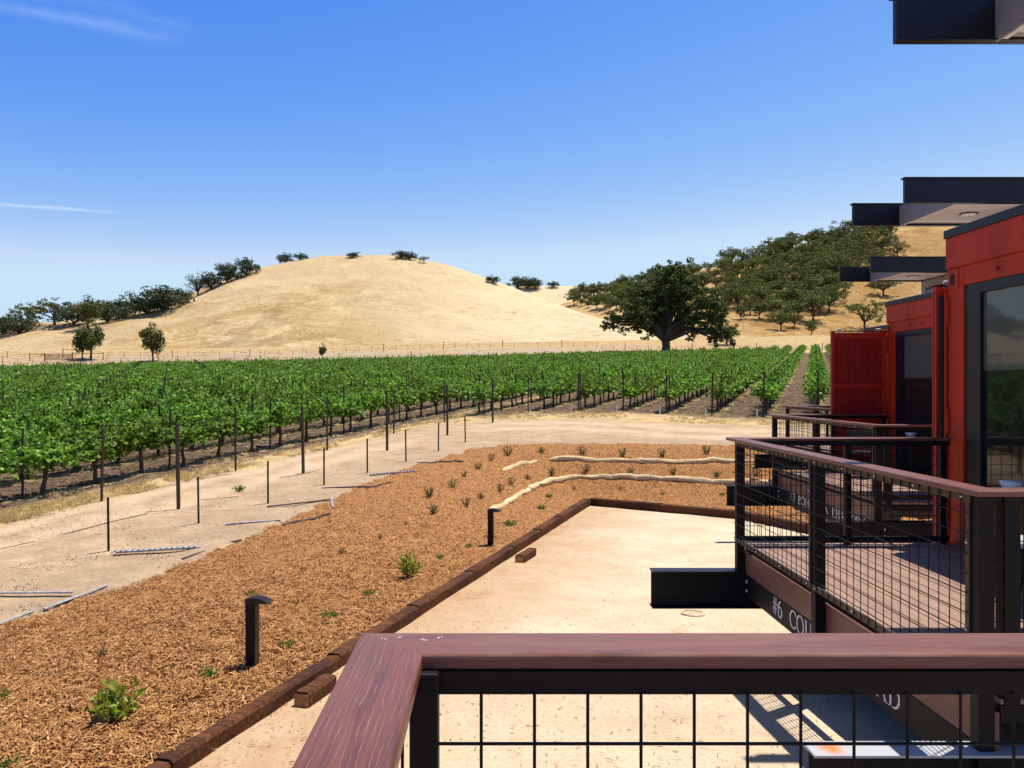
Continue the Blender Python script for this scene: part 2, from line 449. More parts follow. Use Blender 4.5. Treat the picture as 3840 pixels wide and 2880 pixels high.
m = NT('fascia_brown'); oc = m.coord('Object')
n1 = m.noise(m.mapping(oc, (3, 1.2, 20)), 2.2, 5, .65, .3)
m.color(m.ramp(n1, [(.3, (.11, .042, .03)), (.7, (.2, .08, .055))])); m.rough(.5); m.bump(n1, .2, .003)

# railway sleepers
m = NT('tie_wood'); oc = m.coord('Object')
n1 = m.noise(m.mapping(oc, (14, 1.3, 14)), 2.0, 6, .7, .4); n2 = m.noise(oc, 2.2, 4)
b = m.ramp(n1, [(.28, (.016, .007, .004)), (.5, (.085, .03, .014)), (.72, (.2, .085, .036))])
b = m.mix(m.ramp(n2, [(.42, 0.0), (.62, .8)]), b, (.034, .016, .014))
geo = m.n('ShaderNodeObjectInfo').outputs['Random']
b = m.mix(m.math('MULTIPLY', geo, .5), b, (.13, .052, .026))
m.color(b); m.rough(.85); m.b.inputs['Specular IOR Level'].default_value = .12; m.bump(n1, .9, .015)
varied('tie_end', (.36, .16, .07), .85, 18, .35, bump=.4)

# straw wattle
m = NT('straw'); oc = m.coord('Object')
n1 = m.noise(m.mapping(oc, (1, 1, 1)), 26, 6, .8); v = m.voro(oc, 45)
m.color(m.ramp(n1, [(.32, (.3, .18, .075)), (.45, (.6, .45, .24)), (.6, (.76, .62, .39)), (.75, (.82, .72, .5))])); m.rough(.9); m.bump(n1, .9, .03)

# gravel pad: decomposed granite, pale, with specks and straw litter
m = NT('gravel'); oc = m.coord('Object')
n1 = m.noise(oc, .55, 5, .6, .3); n2 = m.noise(oc, 70, 3, .7); n3 = m.noise(m.mapping(oc, (1, .6, 1)), 2.6, 6, .65)
n4 = m.noise(oc, 240, 2, .6)
b = m.ramp(n1, [(.3, (.43, .335, .235)), (.5, (.52, .42, .31)), (.68, (.58, .49, .375))])
b = m.mix(m.ramp(n3, [(.55, 0.0), (.72, .6)]), b, (.4, .27, .15))
b = m.mix(m.ramp(n2, [(.54, 0.0), (.68, .65)]), b, (.26, .175, .1))
b = m.mix(m.ramp(n4, [(.6, 0.0), (.72, .4)]), b, (.62, .52, .39))
b = m.mix(m.ramp(m.noise(oc, 24, 4, .75), [(.5, 0.0), (.66, .5)]), b, (.3, .2, .12))
edge = m.attr('edge')
b = m.mix(m.math('MULTIPLY', edge, m.ramp(n3, [(.3, .95), (.7, .35)])), b, (.34, .2, .1))
m.color(b); m.rough(.95); m.b.inputs['Specular IOR Level'].default_value = .2
m.bump(m.math('ADD', n2, m.math('MULTIPLY', n3, 2.0)), .45, .012)

# wood chips: the bed beneath and the loose chips
m = NT('mulch'); oc = m.coord('Object')
v = m.n('ShaderNodeTexVoronoi', feature='F1'); m.l(m.mapping(oc, (1, 1, 1)), v.inputs['Vector']); v.inputs['Scale'].default_value = 26
v.inputs['Randomness'].default_value = 1
n1 = m.noise(oc, 1.6, 5, .6); sv = m.n('ShaderNodeSeparateColor'); m.l(v.outputs['Color'], sv.inputs[0])
b = m.ramp(sv.outputs[0], [(0, (.16, .065, .024)), (.35, (.27, .12, .044)), (.7, (.36, .17, .06)), (1, (.44, .24, .095))])
b = m.mix(m.ramp(n1, [(.4, 0.0), (.7, .45)]), b, (.3, .13, .05))
m.color(b); m.rough(.9); m.b.inputs['Specular IOR Level'].default_value = .2
m.bump(v.outputs['Distance'], 1.0, .03)
m = NT('chip'); r = m.n('ShaderNodeObjectInfo').outputs['Random']
m.color(m.ramp(r, [(0, (.2, .085, .03)), (.22, (.32, .145, .05)), (.6, (.42, .205, .073)), (.88, (.48, .26, .1)), (1, (.58, .38, .19))]))
m.rough(.8); m.b.inputs['Specular IOR Level'].default_value = .25

# ground: dirt road, tilled vineyard soil, dry grass
m = NT('ground'); oc = m.coord('Object')
sep = m.n('ShaderNodeSeparateXYZ'); m.l(oc, sep.inputs[0])
kx = m.math('MULTIPLY_ADD', sep.outputs['Y'], -TAN, sep.outputs['X'])
n_big = m.noise(oc, .16, 5, .6, .5); n_mid = m.noise(oc, 1.1, 6, .65); n_fine = m.noise(oc, 9, 5, .7); n_clod = m.noise(oc, 4.5, 6, .72)
dirt = m.ramp(n_mid, [(.3, (.3, .2, .125)), (.5, (.4, .285, .185)), (.7, (.48, .36, .245))])
dirt = m.mix(m.ramp(n_fine, [(.5, 0.0), (.66, .6)]), dirt, (.27, .17, .105))
dirt = m.mix(m.ramp(m.noise(oc, 28, 4, .7), [(.5, 0.0), (.68, .6)]), dirt, (.24, .15, .095))
dirt = m.mix(m.ramp(m.noise(m.mapping(oc, (.35, 1, 1), (0, 0, -1.18)), 3.2, 5, .7), [(.52, 0.0), (.7, .6)]), dirt, (.62, .47, .31))
dirt = m.mix(m.math('MULTIPLY', m.attr('dark'), m.ramp(n_mid, [(.3, .75), (.7, .2)])), dirt, (.33, .24, .16))
trk = m.noise(m.mapping(oc, (1, 1, 1), (0, 0, -.388)), 1.0, 4)
dirt = m.mix(m.math('MULTIPLY', m.attr('track'), m.ramp(n_mid, [(.3, .55), (.7, .95)])), dirt, (.53, .39, .27))
dry = m.ramp(n_fine, [(.3, (.38, .235, .09)), (.55, (.56, .4, .2)), (.75, (.66, .52, .3))])
dry = m.mix(m.ramp(n_mid, [(.5, 0.0), (.65, .8)]), dry, (.16, .15, .055))
ph = m.math('FRACT', m.math('ADD', m.math('DIVIDE', m.math('ADD', kx, 18.8), ROW), m.math('MULTIPLY_ADD', m.noise(oc, .8, 3), .34, 10.33)))
soil = m.ramp(n_clod, [(.3, (.05, .032, .022)), (.5, (.14, .092, .062)), (.7, (.3, .215, .155))])
# strips: dry litter under the vines, tilled clods between
strip = m.ramp(ph, [(.3, .0), (.38, 1.0), (.62, 1.0), (.7, .0)])
soil = m.mix(m.math('MULTIPLY', strip, m.ramp(n_mid, [(.36, .25), (.55, 1.0)])), soil, dry)
b = m.mix(m.attr('vine'), dirt, soil)
b = m.mix(m.math('MULTIPLY', m.attr('grass'), m.ramp(n_mid, [(.32, .25), (.52, 1.0)])), b, dry)
pale = m.ramp(n_fine, [(.3, (.42, .35, .29)), (.7, (.6, .5, .42))])
b = m.mix(m.attr('bank'), b, m.mix(m.ramp(n_big, [(.4, 0.0), (.7, .8)]), m.mix(m.ramp(n_fine, [(.4, 0.0), (.6, 1.0)]), (.27, .21, .155), (.4, .32, .24)), (.36, .26, .12)))
b = m.mix(m.attr('gold'), b, m.ramp(n_mid, [(.3, (.27, .18, .08)), (.5, (.38, .265, .135)), (.7, (.49, .375, .22))]))
m.color(b); m.rough(.95); m.b.inputs['Specular IOR Level'].default_value = .15
m.bump(m.math('ADD', m.math('MULTIPLY', n_clod, m.math('MULTIPLY_ADD', m.attr('vine'), 2.0, .35)), m.math('MULTIPLY', n_fine, .5)), 1.0, .08)

def hill_mat(name, shade):
    m = NT(name); oc = m.n('ShaderNodeNewGeometry').outputs['Position']
    gul = m.noise(m.mapping(oc, (1, .25, 1.2), (0, 0, .35)), .05, 5, .6, 1.5)
    n1 = m.noise(m.mapping(oc, (1, .5, 1.4)), .028, 6, .62, 1.2); n2 = m.noise(m.mapping(oc, (1, .4, 2.2), (0, .12, 0)), .2, 9, .72, .8); n3 = m.noise(m.mapping(oc, (1, .4, 1)), 1.5, 6, .75)
    b = m.ramp(n2, [(.38, (.31, .19, .075)), (.46, (.43, .29, .13)), (.54, (.54, .4, .21)), (.62, (.66, .54, .345))])
    b = m.mix(m.ramp(n1, [(.44, 0.0), (.58, .7)]), b, (.38, .25, .105))
    b = m.mix(m.ramp(n3, [(.5, 0.0), (.64, .5)]), b, (.68, .56, .37))
    b = m.mix(m.ramp(n3, [(.34, .5), (.46, 0.0)]), b, (.27, .17, .07))
    b = m.mix(m.ramp(gul, [(.56, 0.0), (.64, .65)]), b, (.26, .17, .085))
    b = m.mix(m.ramp(m.noise(m.mapping(oc, (1, .5, 1.6)), .011, 3, .5, .8), [(.46, 0.0), (.58, .65)]), b, (.64, .53, .34))
    st = m.noise(m.mapping(oc, (.55, 1.2, 2.6), (0, .2, .3)), .55, 7, .78, .5)
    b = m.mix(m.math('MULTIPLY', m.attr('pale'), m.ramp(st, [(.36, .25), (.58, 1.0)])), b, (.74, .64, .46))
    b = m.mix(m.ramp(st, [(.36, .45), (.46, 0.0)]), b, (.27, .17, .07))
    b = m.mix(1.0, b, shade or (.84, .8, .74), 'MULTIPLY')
    m.color(b); m.rough(.95); m.b.inputs['Specular IOR Level'].default_value = .1
    m.bump(m.math('ADD', m.math('MULTIPLY', n2, 2.0), n3), .9, .5)
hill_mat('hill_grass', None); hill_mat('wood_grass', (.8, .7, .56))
m = NT('straw_tuft'); r = m.n('ShaderNodeObjectInfo').outputs['Random']
pos = m.n('ShaderNodeNewGeometry').outputs['Position']; nb = m.noise(m.mapping(pos, (1, .5, 1.4)), .028, 6, .62, 1.2)
b = m.ramp(r, [(0, (.58, .4, .17)), (.5, (.68, .51, .26)), (1, (.78, .65, .41))])
m.color(m.mix(m.ramp(nb, [(.4, 0.0), (.58, .85)]), b, (.62, .43, .18))); m.rough(.85)
tr = m.n('ShaderNodeBsdfTranslucent'); tr.inputs['Color'].default_value = (.85, .68, .4, 1); mx = m.n('ShaderNodeMixShader'); mx.inputs[0].default_value = .45
m.l(m.b.outputs[0], mx.inputs[1]); m.l(tr.outputs[0], mx.inputs[2]); m.l(mx.outputs[0], m.out.inputs['Surface'])
m = NT('weed_tuft'); r = m.n('ShaderNodeObjectInfo').outputs['Random']
m.color(m.ramp(r, [(0, (.7, .53, .27)), (.7, (.55, .41, .18)), (.86, (.34, .29, .1)), (1, (.14, .19, .045))])); m.rough(.85)
tr = m.n('ShaderNodeBsdfTranslucent'); tr.inputs['Color'].default_value = (.6, .48, .22, 1); mx = m.n('ShaderNodeMixShader'); mx.inputs[0].default_value = .4
m.l(m.b.outputs[0], mx.inputs[1]); m.l(tr.outputs[0], mx.inputs[2]); m.l(mx.outputs[0], m.out.inputs['Surface'])

leaf_mat('vine_leaf', [(.035, .085, .012), (.08, .165, .022), (.14, .25, .036), (.26, .39, .09)], .5, .3, objvar=.5)
leaf_mat('oak_leaf', [(.02, .03, .007), (.036, .053, .012), (.06, .08, .018), (.09, .108, .027)], .85, .12, objvar=.0)
leaf_mat('hill_leaf', [(.04, .055, .015), (.068, .09, .024), (.1, .12, .035), (.145, .155, .052)], .7, .2, objvar=.45)
leaf_mat('far_leaf', [(.03, .045, .024), (.045, .065, .032), (.065, .085, .045)], .7, .1, objvar=.3)
leaf_mat('shrub_dark', [(.05, .065, .026), (.085, .105, .042), (.13, .15, .065), (.2, .19, .09)], .55, .2, objvar=.3)
leaf_mat('shrub_green', [(.05, .13, .025), (.08, .2, .04), (.12, .27, .05)], .5, .25, objvar=.3)
leaf_mat('shrub_bright', [(.06, .1, .012), (.13, .2, .025), (.24, .33, .045), (.36, .4, .09), (.3, .14, .05)], .4, .3)

m = NT('glass_dark'); m.color((.012, .016, .014)); m.rough(.03); m.b.inputs['Specular IOR Level'].default_value = .55
m = NT('roller_blind'); c = m.coord('Object'); nn = m.noise(m.mapping(c, (1, 3, 30)), 4, 3)
m.color(m.ramp(nn, [(.3, (.05, .065, .05)), (.7, (.075, .09, .072))])); m.rough(.9); m.b.inputs['Coat Weight'].default_value = .9; m.b.inputs['Coat Roughness'].default_value = .03
# painted flange with a rust stain
m = NT('rusty_flange'); c = m.coord('Object'); sp = m.n('ShaderNodeVectorMath', operation='DISTANCE')
m.l(c, sp.inputs[0]); sp.inputs[1].default_value = (1.735, 4.05, -1.835)
wob = m.noise(c, 22, 4); d = m.math('ADD', sp.outputs['Value'], m.math('MULTIPLY_ADD', wob, .09, -.045))
m.color(m.mix(m.ramp(d, [(.02, 1.0), (.085, 0.0)]), (.35, .36, .39), (.75, .16, .02))); m.rough(.5)

varied('soil_clod', (.17, .11, .075), .95, 14, .5, bump=.5)
varied('door_red_lit', (.42, .03, .018), .5, 4, .12, spec=.25)  # lighter copy of the door red, standing for light on its ribs
varied('pebble', (.42, .31, .21), .9, 14, .5)
varied('roof_grey', (.6, .6, .6), .7, 3, .1)
# ------------------------------------------------------------------ the ground sheet
az_f = np.arange(-52, 52.01, .22)
az = np.concatenate([np.arange(-180, -52, 8.0), az_f, np.arange(60, 180.1, 8.0)])
rr = np.concatenate([[.0, 1.0, 2.0], np.geomspace(3, 190, 360), np.geomspace(200, 6000, 24)])
A, R = np.meshgrid(np.radians(az), rr)
me, V = grid_mesh('ground', R * np.sin(A), R * np.cos(A), ground_h)
X, Y = V[:, 0], V[:, 1]; k = X - TAN * Y; fd = fardist(X, Y); do = poly_dist(X, Y, OUT)
nzv = pn(X, Y, 1.3, 4)
planted = np.where(k < -17.6, smooth((-17.6 - k + .15 * nzv) / .35), smooth((Y - zstart(k) + 1.2 + .3 * nzv) / .8)) * smooth((-fd - 1) / 1.5) * (Y > 3)
set_attr(me, 'vine', planted)
edge_band = np.where(k < -16, smooth(1 - np.abs(k + 17.1 + .5 * nzv) / .85), smooth(1 - np.abs(Y - zstart(k) + 2.6 + .7 * nzv) / 2.0))
set_attr(me, 'grass', np.clip(edge_band * (fd < 0) + .9 * smooth(1 - np.abs(fd - 4) / 7), 0, 1))
set_attr(me, 'bank', smooth((fd - 9 + nzv) / 2) * smooth((22 + 1.5 * nzv - fd) / 3) * smooth((38 - X) / 25) * smooth((X + 75) / 30))
set_attr(me, 'gold', np.maximum(smooth((fd - 20) / 3), smooth((fd - 2) / 3) * smooth((X - 25) / 20)))
set_attr(me, 'dark', smooth(1 - do / 3.2) * (Y < 45))
# wheel tracks follow the rows and swing round the head of the vineyard
kk = np.where(Y < 26, k, np.interp(k, [-18, -12, 0, 10], [-15.0, -14.2, -14.0, -14.0]))
bend = np.where(k < -14, 0, 1)
d_head = Y - (zstart(k) - 5.2)
tr = np.maximum(np.exp(-((k + 14.6 + .25 * nzv) / .55) ** 2), np.exp(-((k + 16.0 + .25 * nzv) / .45) ** 2)) * smooth((32 - Y) / 6)
tr2 = np.maximum(np.exp(-((d_head + .2 * nzv) / .7) ** 2), np.exp(-((d_head + 2.1 + .2 * nzv) / .6) ** 2)) * smooth((k + 15.5) / 2.5)
trk_ = np.clip(tr + tr2, 0, 1) * (fd < 0)
set_attr(me, 'track', trk_)
V[:, 2] -= .035 * trk_ + .012 * np.clip(pn(X, Y, .28, 5), -1, 1) * (Y < 60) * (planted < .3) * (~inside(X, Y, MULCH)) + .05 * planted * np.clip(pn(X, Y, .33, 2), -1, 1) * (Y < 80)
me.vertices.foreach_set('co', V.astype(np.float32).ravel()); me.update()
structure(link('ground', me, 'ground'))

# gravel pad and mulch bed
xs, ys = np.meshgrid(np.arange(-5.2, 30, .2), np.arange(-9, 25.5, .2))
kp = inside(xs, ys, GRAV)
kp |= poly_dist(xs, ys, TIE) < .3
me, V = grid_mesh('gravel_pad', xs, ys, lambda a, b: gravel_h(a, b) + .006 * pn(a, b, .6, 2), kp)
set_attr(me, 'edge', smooth(1 - poly_dist(V[:, 0], V[:, 1], TIE[:2]) / (2.3 + .9 * pn(V[:, 0], V[:, 1], 1.1, 6))))
structure(link('gravel_pad', me, 'gravel'))
xs, ys = np.meshgrid(np.arange(-13, 14, .1), np.arange(.5, 30.5, .1))
inm = inside(xs, ys, MULCH); do = poly_dist(xs, ys, OUT); di = poly_dist(xs, ys, TIE)
kp = inm | ((do < .55) & ~inside(xs, ys, GRAV))
def mh(x, y):
    i = inside(x, y, MULCH); d = poly_dist(x, y, OUT); e = np.where(i, d, -d)
    return np.where(i, mulch_h(x, y), G(x, y) + .03) - .16 * smooth((.12 + .1 * pn(x, y, .5, 8) - e) / .45)
me, V = grid_mesh('mulch_bed', xs, ys, mh, kp)
structure(link('mulch_bed', me, 'mulch'))

# ------------------------------------------------------------------ hills
def hill_mesh(name, hf, amin, amax, z0, z1, mat, n_a=420, n_z=170):
    a = np.linspace(amin, amax, n_a); z = np.geomspace(z0, z1, n_z)
    A, Z = np.meshgrid(a, z)
    me, V = grid_mesh(name, A * Z, Z, hf)
    hx = PX + F * V[:, 0] / np.maximum(V[:, 1], 1); up_ = V[:, 2]
    # grass turning paler across to one side of the hill, and in scattered drifts
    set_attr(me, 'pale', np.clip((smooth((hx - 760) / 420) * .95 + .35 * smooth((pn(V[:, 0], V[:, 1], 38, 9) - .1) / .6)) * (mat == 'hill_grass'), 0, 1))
    return structure(link(name, me, mat))
pa = lambda px: (px - PX) / F
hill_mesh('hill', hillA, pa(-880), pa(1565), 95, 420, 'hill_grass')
hill_mesh('wooded_hill', hillB, pa(960), pa(3300), 145, 520, 'wood_grass')
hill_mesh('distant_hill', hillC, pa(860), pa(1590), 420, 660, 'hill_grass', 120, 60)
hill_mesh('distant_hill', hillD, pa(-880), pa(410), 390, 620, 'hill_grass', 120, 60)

# ------------------------------------------------------------------ scatter of tiny uncountable things
def scatter(name, P, rot, scl, idx, sources, parent=None):
    me = bpy.data.meshes.new(name); P = np.asarray(P, np.float32)
    me.vertices.add(len(P)); me.vertices.foreach_set('co', P.ravel())
    a = me.attributes.new('rot', 'FLOAT_VECTOR', 'POINT'); a.data.foreach_set('vector', np.asarray(rot, np.float32).ravel())
    a = me.attributes.new('scl', 'FLOAT', 'POINT'); a.data.foreach_set('value', np.asarray(scl, np.float32))
    a = me.attributes.new('idx', 'INT', 'POINT'); a.data.foreach_set('value', np.asarray(idx, np.int32))
    o = bpy.data.objects.new(name, me); COL.objects.link(o)
    src = bpy.data.collections.new(name + '_kinds')
    for i, (sm, mt) in enumerate(sources):
        if isinstance(sm, MB):
            q = bpy.data.meshes.new(name); q.from_pydata(sm.v, [], sm.f); q.update(); sm = q
        sm.materials.clear()
        for mm in (mt if isinstance(mt, (list, tuple)) else [mt]): sm.materials.append(MATS[mm])
        so = bpy.data.objects.new(f'{i:02d}_{name}', sm); src.objects.link(so)
    ng = bpy.data.node_groups.new(name, 'GeometryNodeTree')
    ng.interface.new_socket('Geometry', in_out='INPUT', socket_type='NodeSocketGeometry')
    ng.interface.new_socket('Geometry', in_out='OUTPUT', socket_type='NodeSocketGeometry')
    gi = ng.nodes.new('NodeGroupInput'); go = ng.nodes.new('NodeGroupOutput')
    ip = ng.nodes.new('GeometryNodeInstanceOnPoints'); ci = ng.nodes.new('GeometryNodeCollectionInfo')
    ci.inputs['Collection'].default_value = src; ci.inputs['Separate Children'].default_value = True; ci.inputs['Reset Children'].default_value = True
    def na(nm, typ):
        nd = ng.nodes.new('GeometryNodeInputNamedAttribute'); nd.data_type = typ; nd.inputs['Name'].default_value = nm
        return nd.outputs['Attribute']
    L = ng.links.new
    L(gi.outputs[0], ip.inputs['Points']); L(ci.outputs[0], ip.inputs['Instance'])
    ip.inputs['Pick Instance'].default_value = True
    L(na('idx', 'INT'), ip.inputs['Instance Index'])
    er = ng.nodes.new('FunctionNodeEulerToRotation'); L(na('rot', 'FLOAT_VECTOR'), er.inputs[0]); L(er.outputs[0], ip.inputs['Rotation'])
    L(na('scl', 'FLOAT'), ip.inputs['Scale']); L(ip.outputs[0], go.inputs[0])
    md = o.modifiers.new('scatter', 'NODES'); md.node_group = ng
    o['kind'] = 'stuff'
    return o
def tuft(n, h, spread, wid, seed, lean=(.1, .55)):
    r = random.Random(seed); mb = MB()
    for i in range(n):
        a = r.uniform(0, 6.283); q = r.uniform(0, spread * .5); x, y = q * math.cos(a), q * math.sin(a)
        b = r.uniform(0, 6.283); hh = h * r.uniform(.55, 1); ln = r.uniform(*lean) * hh; wd = wid * r.uniform(.6, 1.2)
        px, py = math.cos(b + 1.57) * wd, math.sin(b + 1.57) * wd
        mx, my = x + math.cos(b) * ln * .4, y + math.sin(b) * ln * .4; tx, ty = x + math.cos(b) * ln, y + math.sin(b) * ln
        mb.add([(x - px, y - py, -.05 * h), (x + px, y + py, -.05 * h), (mx + px * .7, my + py * .7, hh * .6), (mx - px * .7, my - py * .7, hh * .6), (tx, ty, hh)], [(0, 1, 2, 3), (3, 2, 4)])
    return mb
def pix_scatter(n, polys_or_box, hf, z0, z1, jit=0):
    """uniform over a box of the view, dropped on a height field (only where that field is what one sees)"""
    x0, x1, y0, y1 = polys_or_box
    px = rng.uniform(x0, x1, n); py = rng.uniform(y0, y1, n)
    a = (px - PX) / F; b = (PY - py) / F
    Z = np.full(n, np.nan); zs = np.geomspace(z0, z1, 150); prev = hf(a * zs[0], np.full(n, zs[0])) - b * zs[0]
    for za, zb in zip(zs[:-1], zs[1:]):
        cur = hf(a * zb, np.full(n, zb)) - b * zb
        hit = np.isnan(Z) & (cur > 0) & (prev <= 0)
        Z[hit] = (za + (zb - za) * (-prev / (cur - prev + 1e-9)))[hit]
        prev = cur
    ok = ~np.isnan(Z); a, Z = a[ok], Z[ok]
    return np.stack([a * Z, Z, hf(a * Z, Z)], -1)
def rand_rot(n, tilt=.15): return np.stack([rng.normal(0, tilt, n), rng.normal(0, tilt, n), rng.uniform(0, 6.283, n)], -1)
def dry_scatter(name, hf, box, n, z0, z1, mat_='hill_grass'):
    P = pix_scatter(n, box, hf, z0, z1)
    dens = pn(P[:, 0], P[:, 1], 9, 3) + .6 * pn(P[:, 0], P[:, 1], 3, 5)
    P = P[dens > rng.uniform(-1.6, .5, len(P))]
    s = rng.uniform(.6, 1.25, len(P))
    scatter(name, P, rand_rot(len(P)), s, rng.integers(0, 3, len(P)), [(tuft(12, .26, 1.3, .1, q, (1.4, 2.6)), mat_) for q in range(3)])

# chips of the mulch: dense where they can be told apart
def chips(n, box, hf, mask, srcs, s0, s1, name, z1=32):
    P = pix_scatter(n, box, hf, 3.5, z1); P = P[mask(P[:, 0], P[:, 1])]
    rot = np.stack([rng.normal(0, .42, len(P)), rng.normal(0, .42, len(P)), rng.uniform(0, 6.283, len(P))], -1)
    P[:, 2] += rng.uniform(0, .025, len(P))
    return scatter(name, P, rot, rng.uniform(s0, s1, len(P)) , rng.integers(0, len(srcs), len(P)), srcs)
def chip(l, w, t, bend):
    mb = MB(); mb.add([(-l, -w, 0), (0, -w * 1.2, bend), (l, -w * .6, 0), (l, w * .5, .002), (0, w, bend + .003), (-l, w * .8, .002)], [(0, 1, 4, 5), (1, 2, 3, 4)])
    mb.add([(-l, -w, -t), (0, -w * 1.2, bend - t), (l, -w * .6, -t), (-l, -w, 0), (0, -w * 1.2, bend), (l, -w * .6, 0)], [(0, 1, 4, 3), (1, 2, 5, 4)])
    return mb
CH = [(chip(.04, .0048, .004, .009), 'chip'), (chip(.028, .0065, .005, -.004), 'chip'), (chip(.055, .0042, .004, .012), 'chip'), (chip(.02, .0075, .005, .003), 'chip')]
chips(190000, (-40, 1800, 950, 1700), mulch_h, lambda x, y: inside(x, y, MULCH) & (poly_dist(x, y, OUT) > .05) & (poly_dist(x, y, TIE) > .1 + .12 * rng.uniform(0, 1, len(x)) ** 3), CH, .4, .95, 'wood_chips')
P = pix_scatter(5200, (300, 1900, 1080, 1700), gravel_h, 3, 19)
P = P[inside(P[:, 0], P[:, 1], GRAV) & (rng.uniform(0, 1, len(P)) < .25 + .9 * np.exp(-poly_dist(P[:, 0], P[:, 1], TIE) / .9))]; P[:, 2] += .008
scatter('straw_litter', P, np.stack([rng.normal(0, .2, len(P)), rng.normal(0, .2, len(P)), rng.uniform(0, 6.28, len(P))], -1), rng.uniform(.18, .55, len(P)), rng.integers(0, 4, len(P)), CH)

# weeds along the edge of the vineyard and between its rows
P = pix_scatter(60000, (-40, 1830, 750, 1130), G, 9, 190)
k = P[:, 0] - TAN * P[:, 1]; fd = fardist(P[:, 0], P[:, 1]); q = pn(P[:, 0], P[:, 1], 1.6, 7) + .5 * pn(P[:, 0], P[:, 1], .5, 2)
edge = np.where(k < -16, (np.abs(k + 17.1) < .6), np.abs(P[:, 1] - zstart(k) + 1.6) < 1.9)
planted = np.where(k < -17.6, True, P[:, 1] > zstart(k) + .2) & (fd < 0)
ph = ((k + 18.8) / ROW + 10.33 + .17) % 1
lane = planted & (np.abs(ph - .5) < .16)
far = (fd > 0) & (fd < 26)
ok = (edge & (q > -.25)) | (lane & (q > np.where(k > -13, -.25, .15)) & (P[:, 1] < 90)) | (far & (q > .35))
P = P[ok & ~inside(P[:, 0], P[:, 1], MULCH) & ~inside(P[:, 0], P[:, 1], GRAV)]
scatter('weeds', P, rand_rot(len(P), .3), rng.uniform(.35, 1.1, len(P)) * np.clip(P[:, 1] / 45, .75, 1.6), rng.integers(0, 3, len(P)), [(tuft(14, .14, .34, .012, 20 + q), 'weed_tuft') for q in range(3)])

# clods in the tilled strips, pebbles and straw bits on the road
def lump(seed, fl):
    r = random.Random(seed); mb = MB(); n = 6; V = [(0, 0, .5 * fl)]
    for ring, zz in ((.6, .32), (.75, -.1)):
        for i in range(n):
            a = 6.283 * i / n + r.uniform(-.25, .25); q = ring * r.uniform(.7, 1.2); V.append((q * math.cos(a), q * math.sin(a), zz * fl * r.uniform(.7, 1.3)))
    Fc = [(0, 1 + i, 1 + (i + 1) % n) for i in range(n)] + [(1 + i, 1 + n + i, 1 + n + (i + 1) % n, 1 + (i + 1) % n) for i in range(n)]
    return mb.add(V, Fc)
P = pix_scatter(60000, (-60, 1830, 800, 1130), G, 9, 75)
k = P[:, 0] - TAN * P[:, 1]; fd = fardist(P[:, 0], P[:, 1]); ph = ((k + 18.8) / ROW + 10.5) % 1
planted = np.where(k < -17.8, True, P[:, 1] > zstart(k) + .6) & (fd < 0)
ok = planted & (np.abs(((k + 18.8) / ROW + 10.33 + .17) % 1 - .5) > .13) & (pn(P[:, 0], P[:, 1], .8, 4) > -.3); P = P[ok][:14000]
scatter('soil_clods', P, rng.uniform(0, 6.28, (len(P), 3)) * np.array((.1, .1, 1)), rng.uniform(.02, .085, len(P)) * np.clip(P[:, 1] / 40, .8, 1.4), rng.integers(0, 3, len(P)), [(lump(60 + q, .8), 'soil_clod') for q in range(3)])
P = pix_scatter(26000, (-60, 1830, 900, 1360), G, 9, 45)
k = P[:, 0] - TAN * P[:, 1]
ok = (k > -17.5) & (P[:, 1] < zstart(k) - .6) & ~inside(P[:, 0], P[:, 1], MULCH) & ~inside(P[:, 0], P[:, 1], GRAV) & (pn(P[:, 0], P[:, 1], 1.4, 4) + .5 * pn(P[:, 0], P[:, 1], .4, 3) > -.1); P = P[ok]
scatter('road_pebbles', P, rng.uniform(0, 6.28, (len(P), 3)) * np.array((.1, .1, 1)), rng.uniform(.006, .02, len(P)), rng.integers(0, 2, len(P)), [(lump(70, .7), 'pebble'), (lump(71, .7), 'soil_clod')])
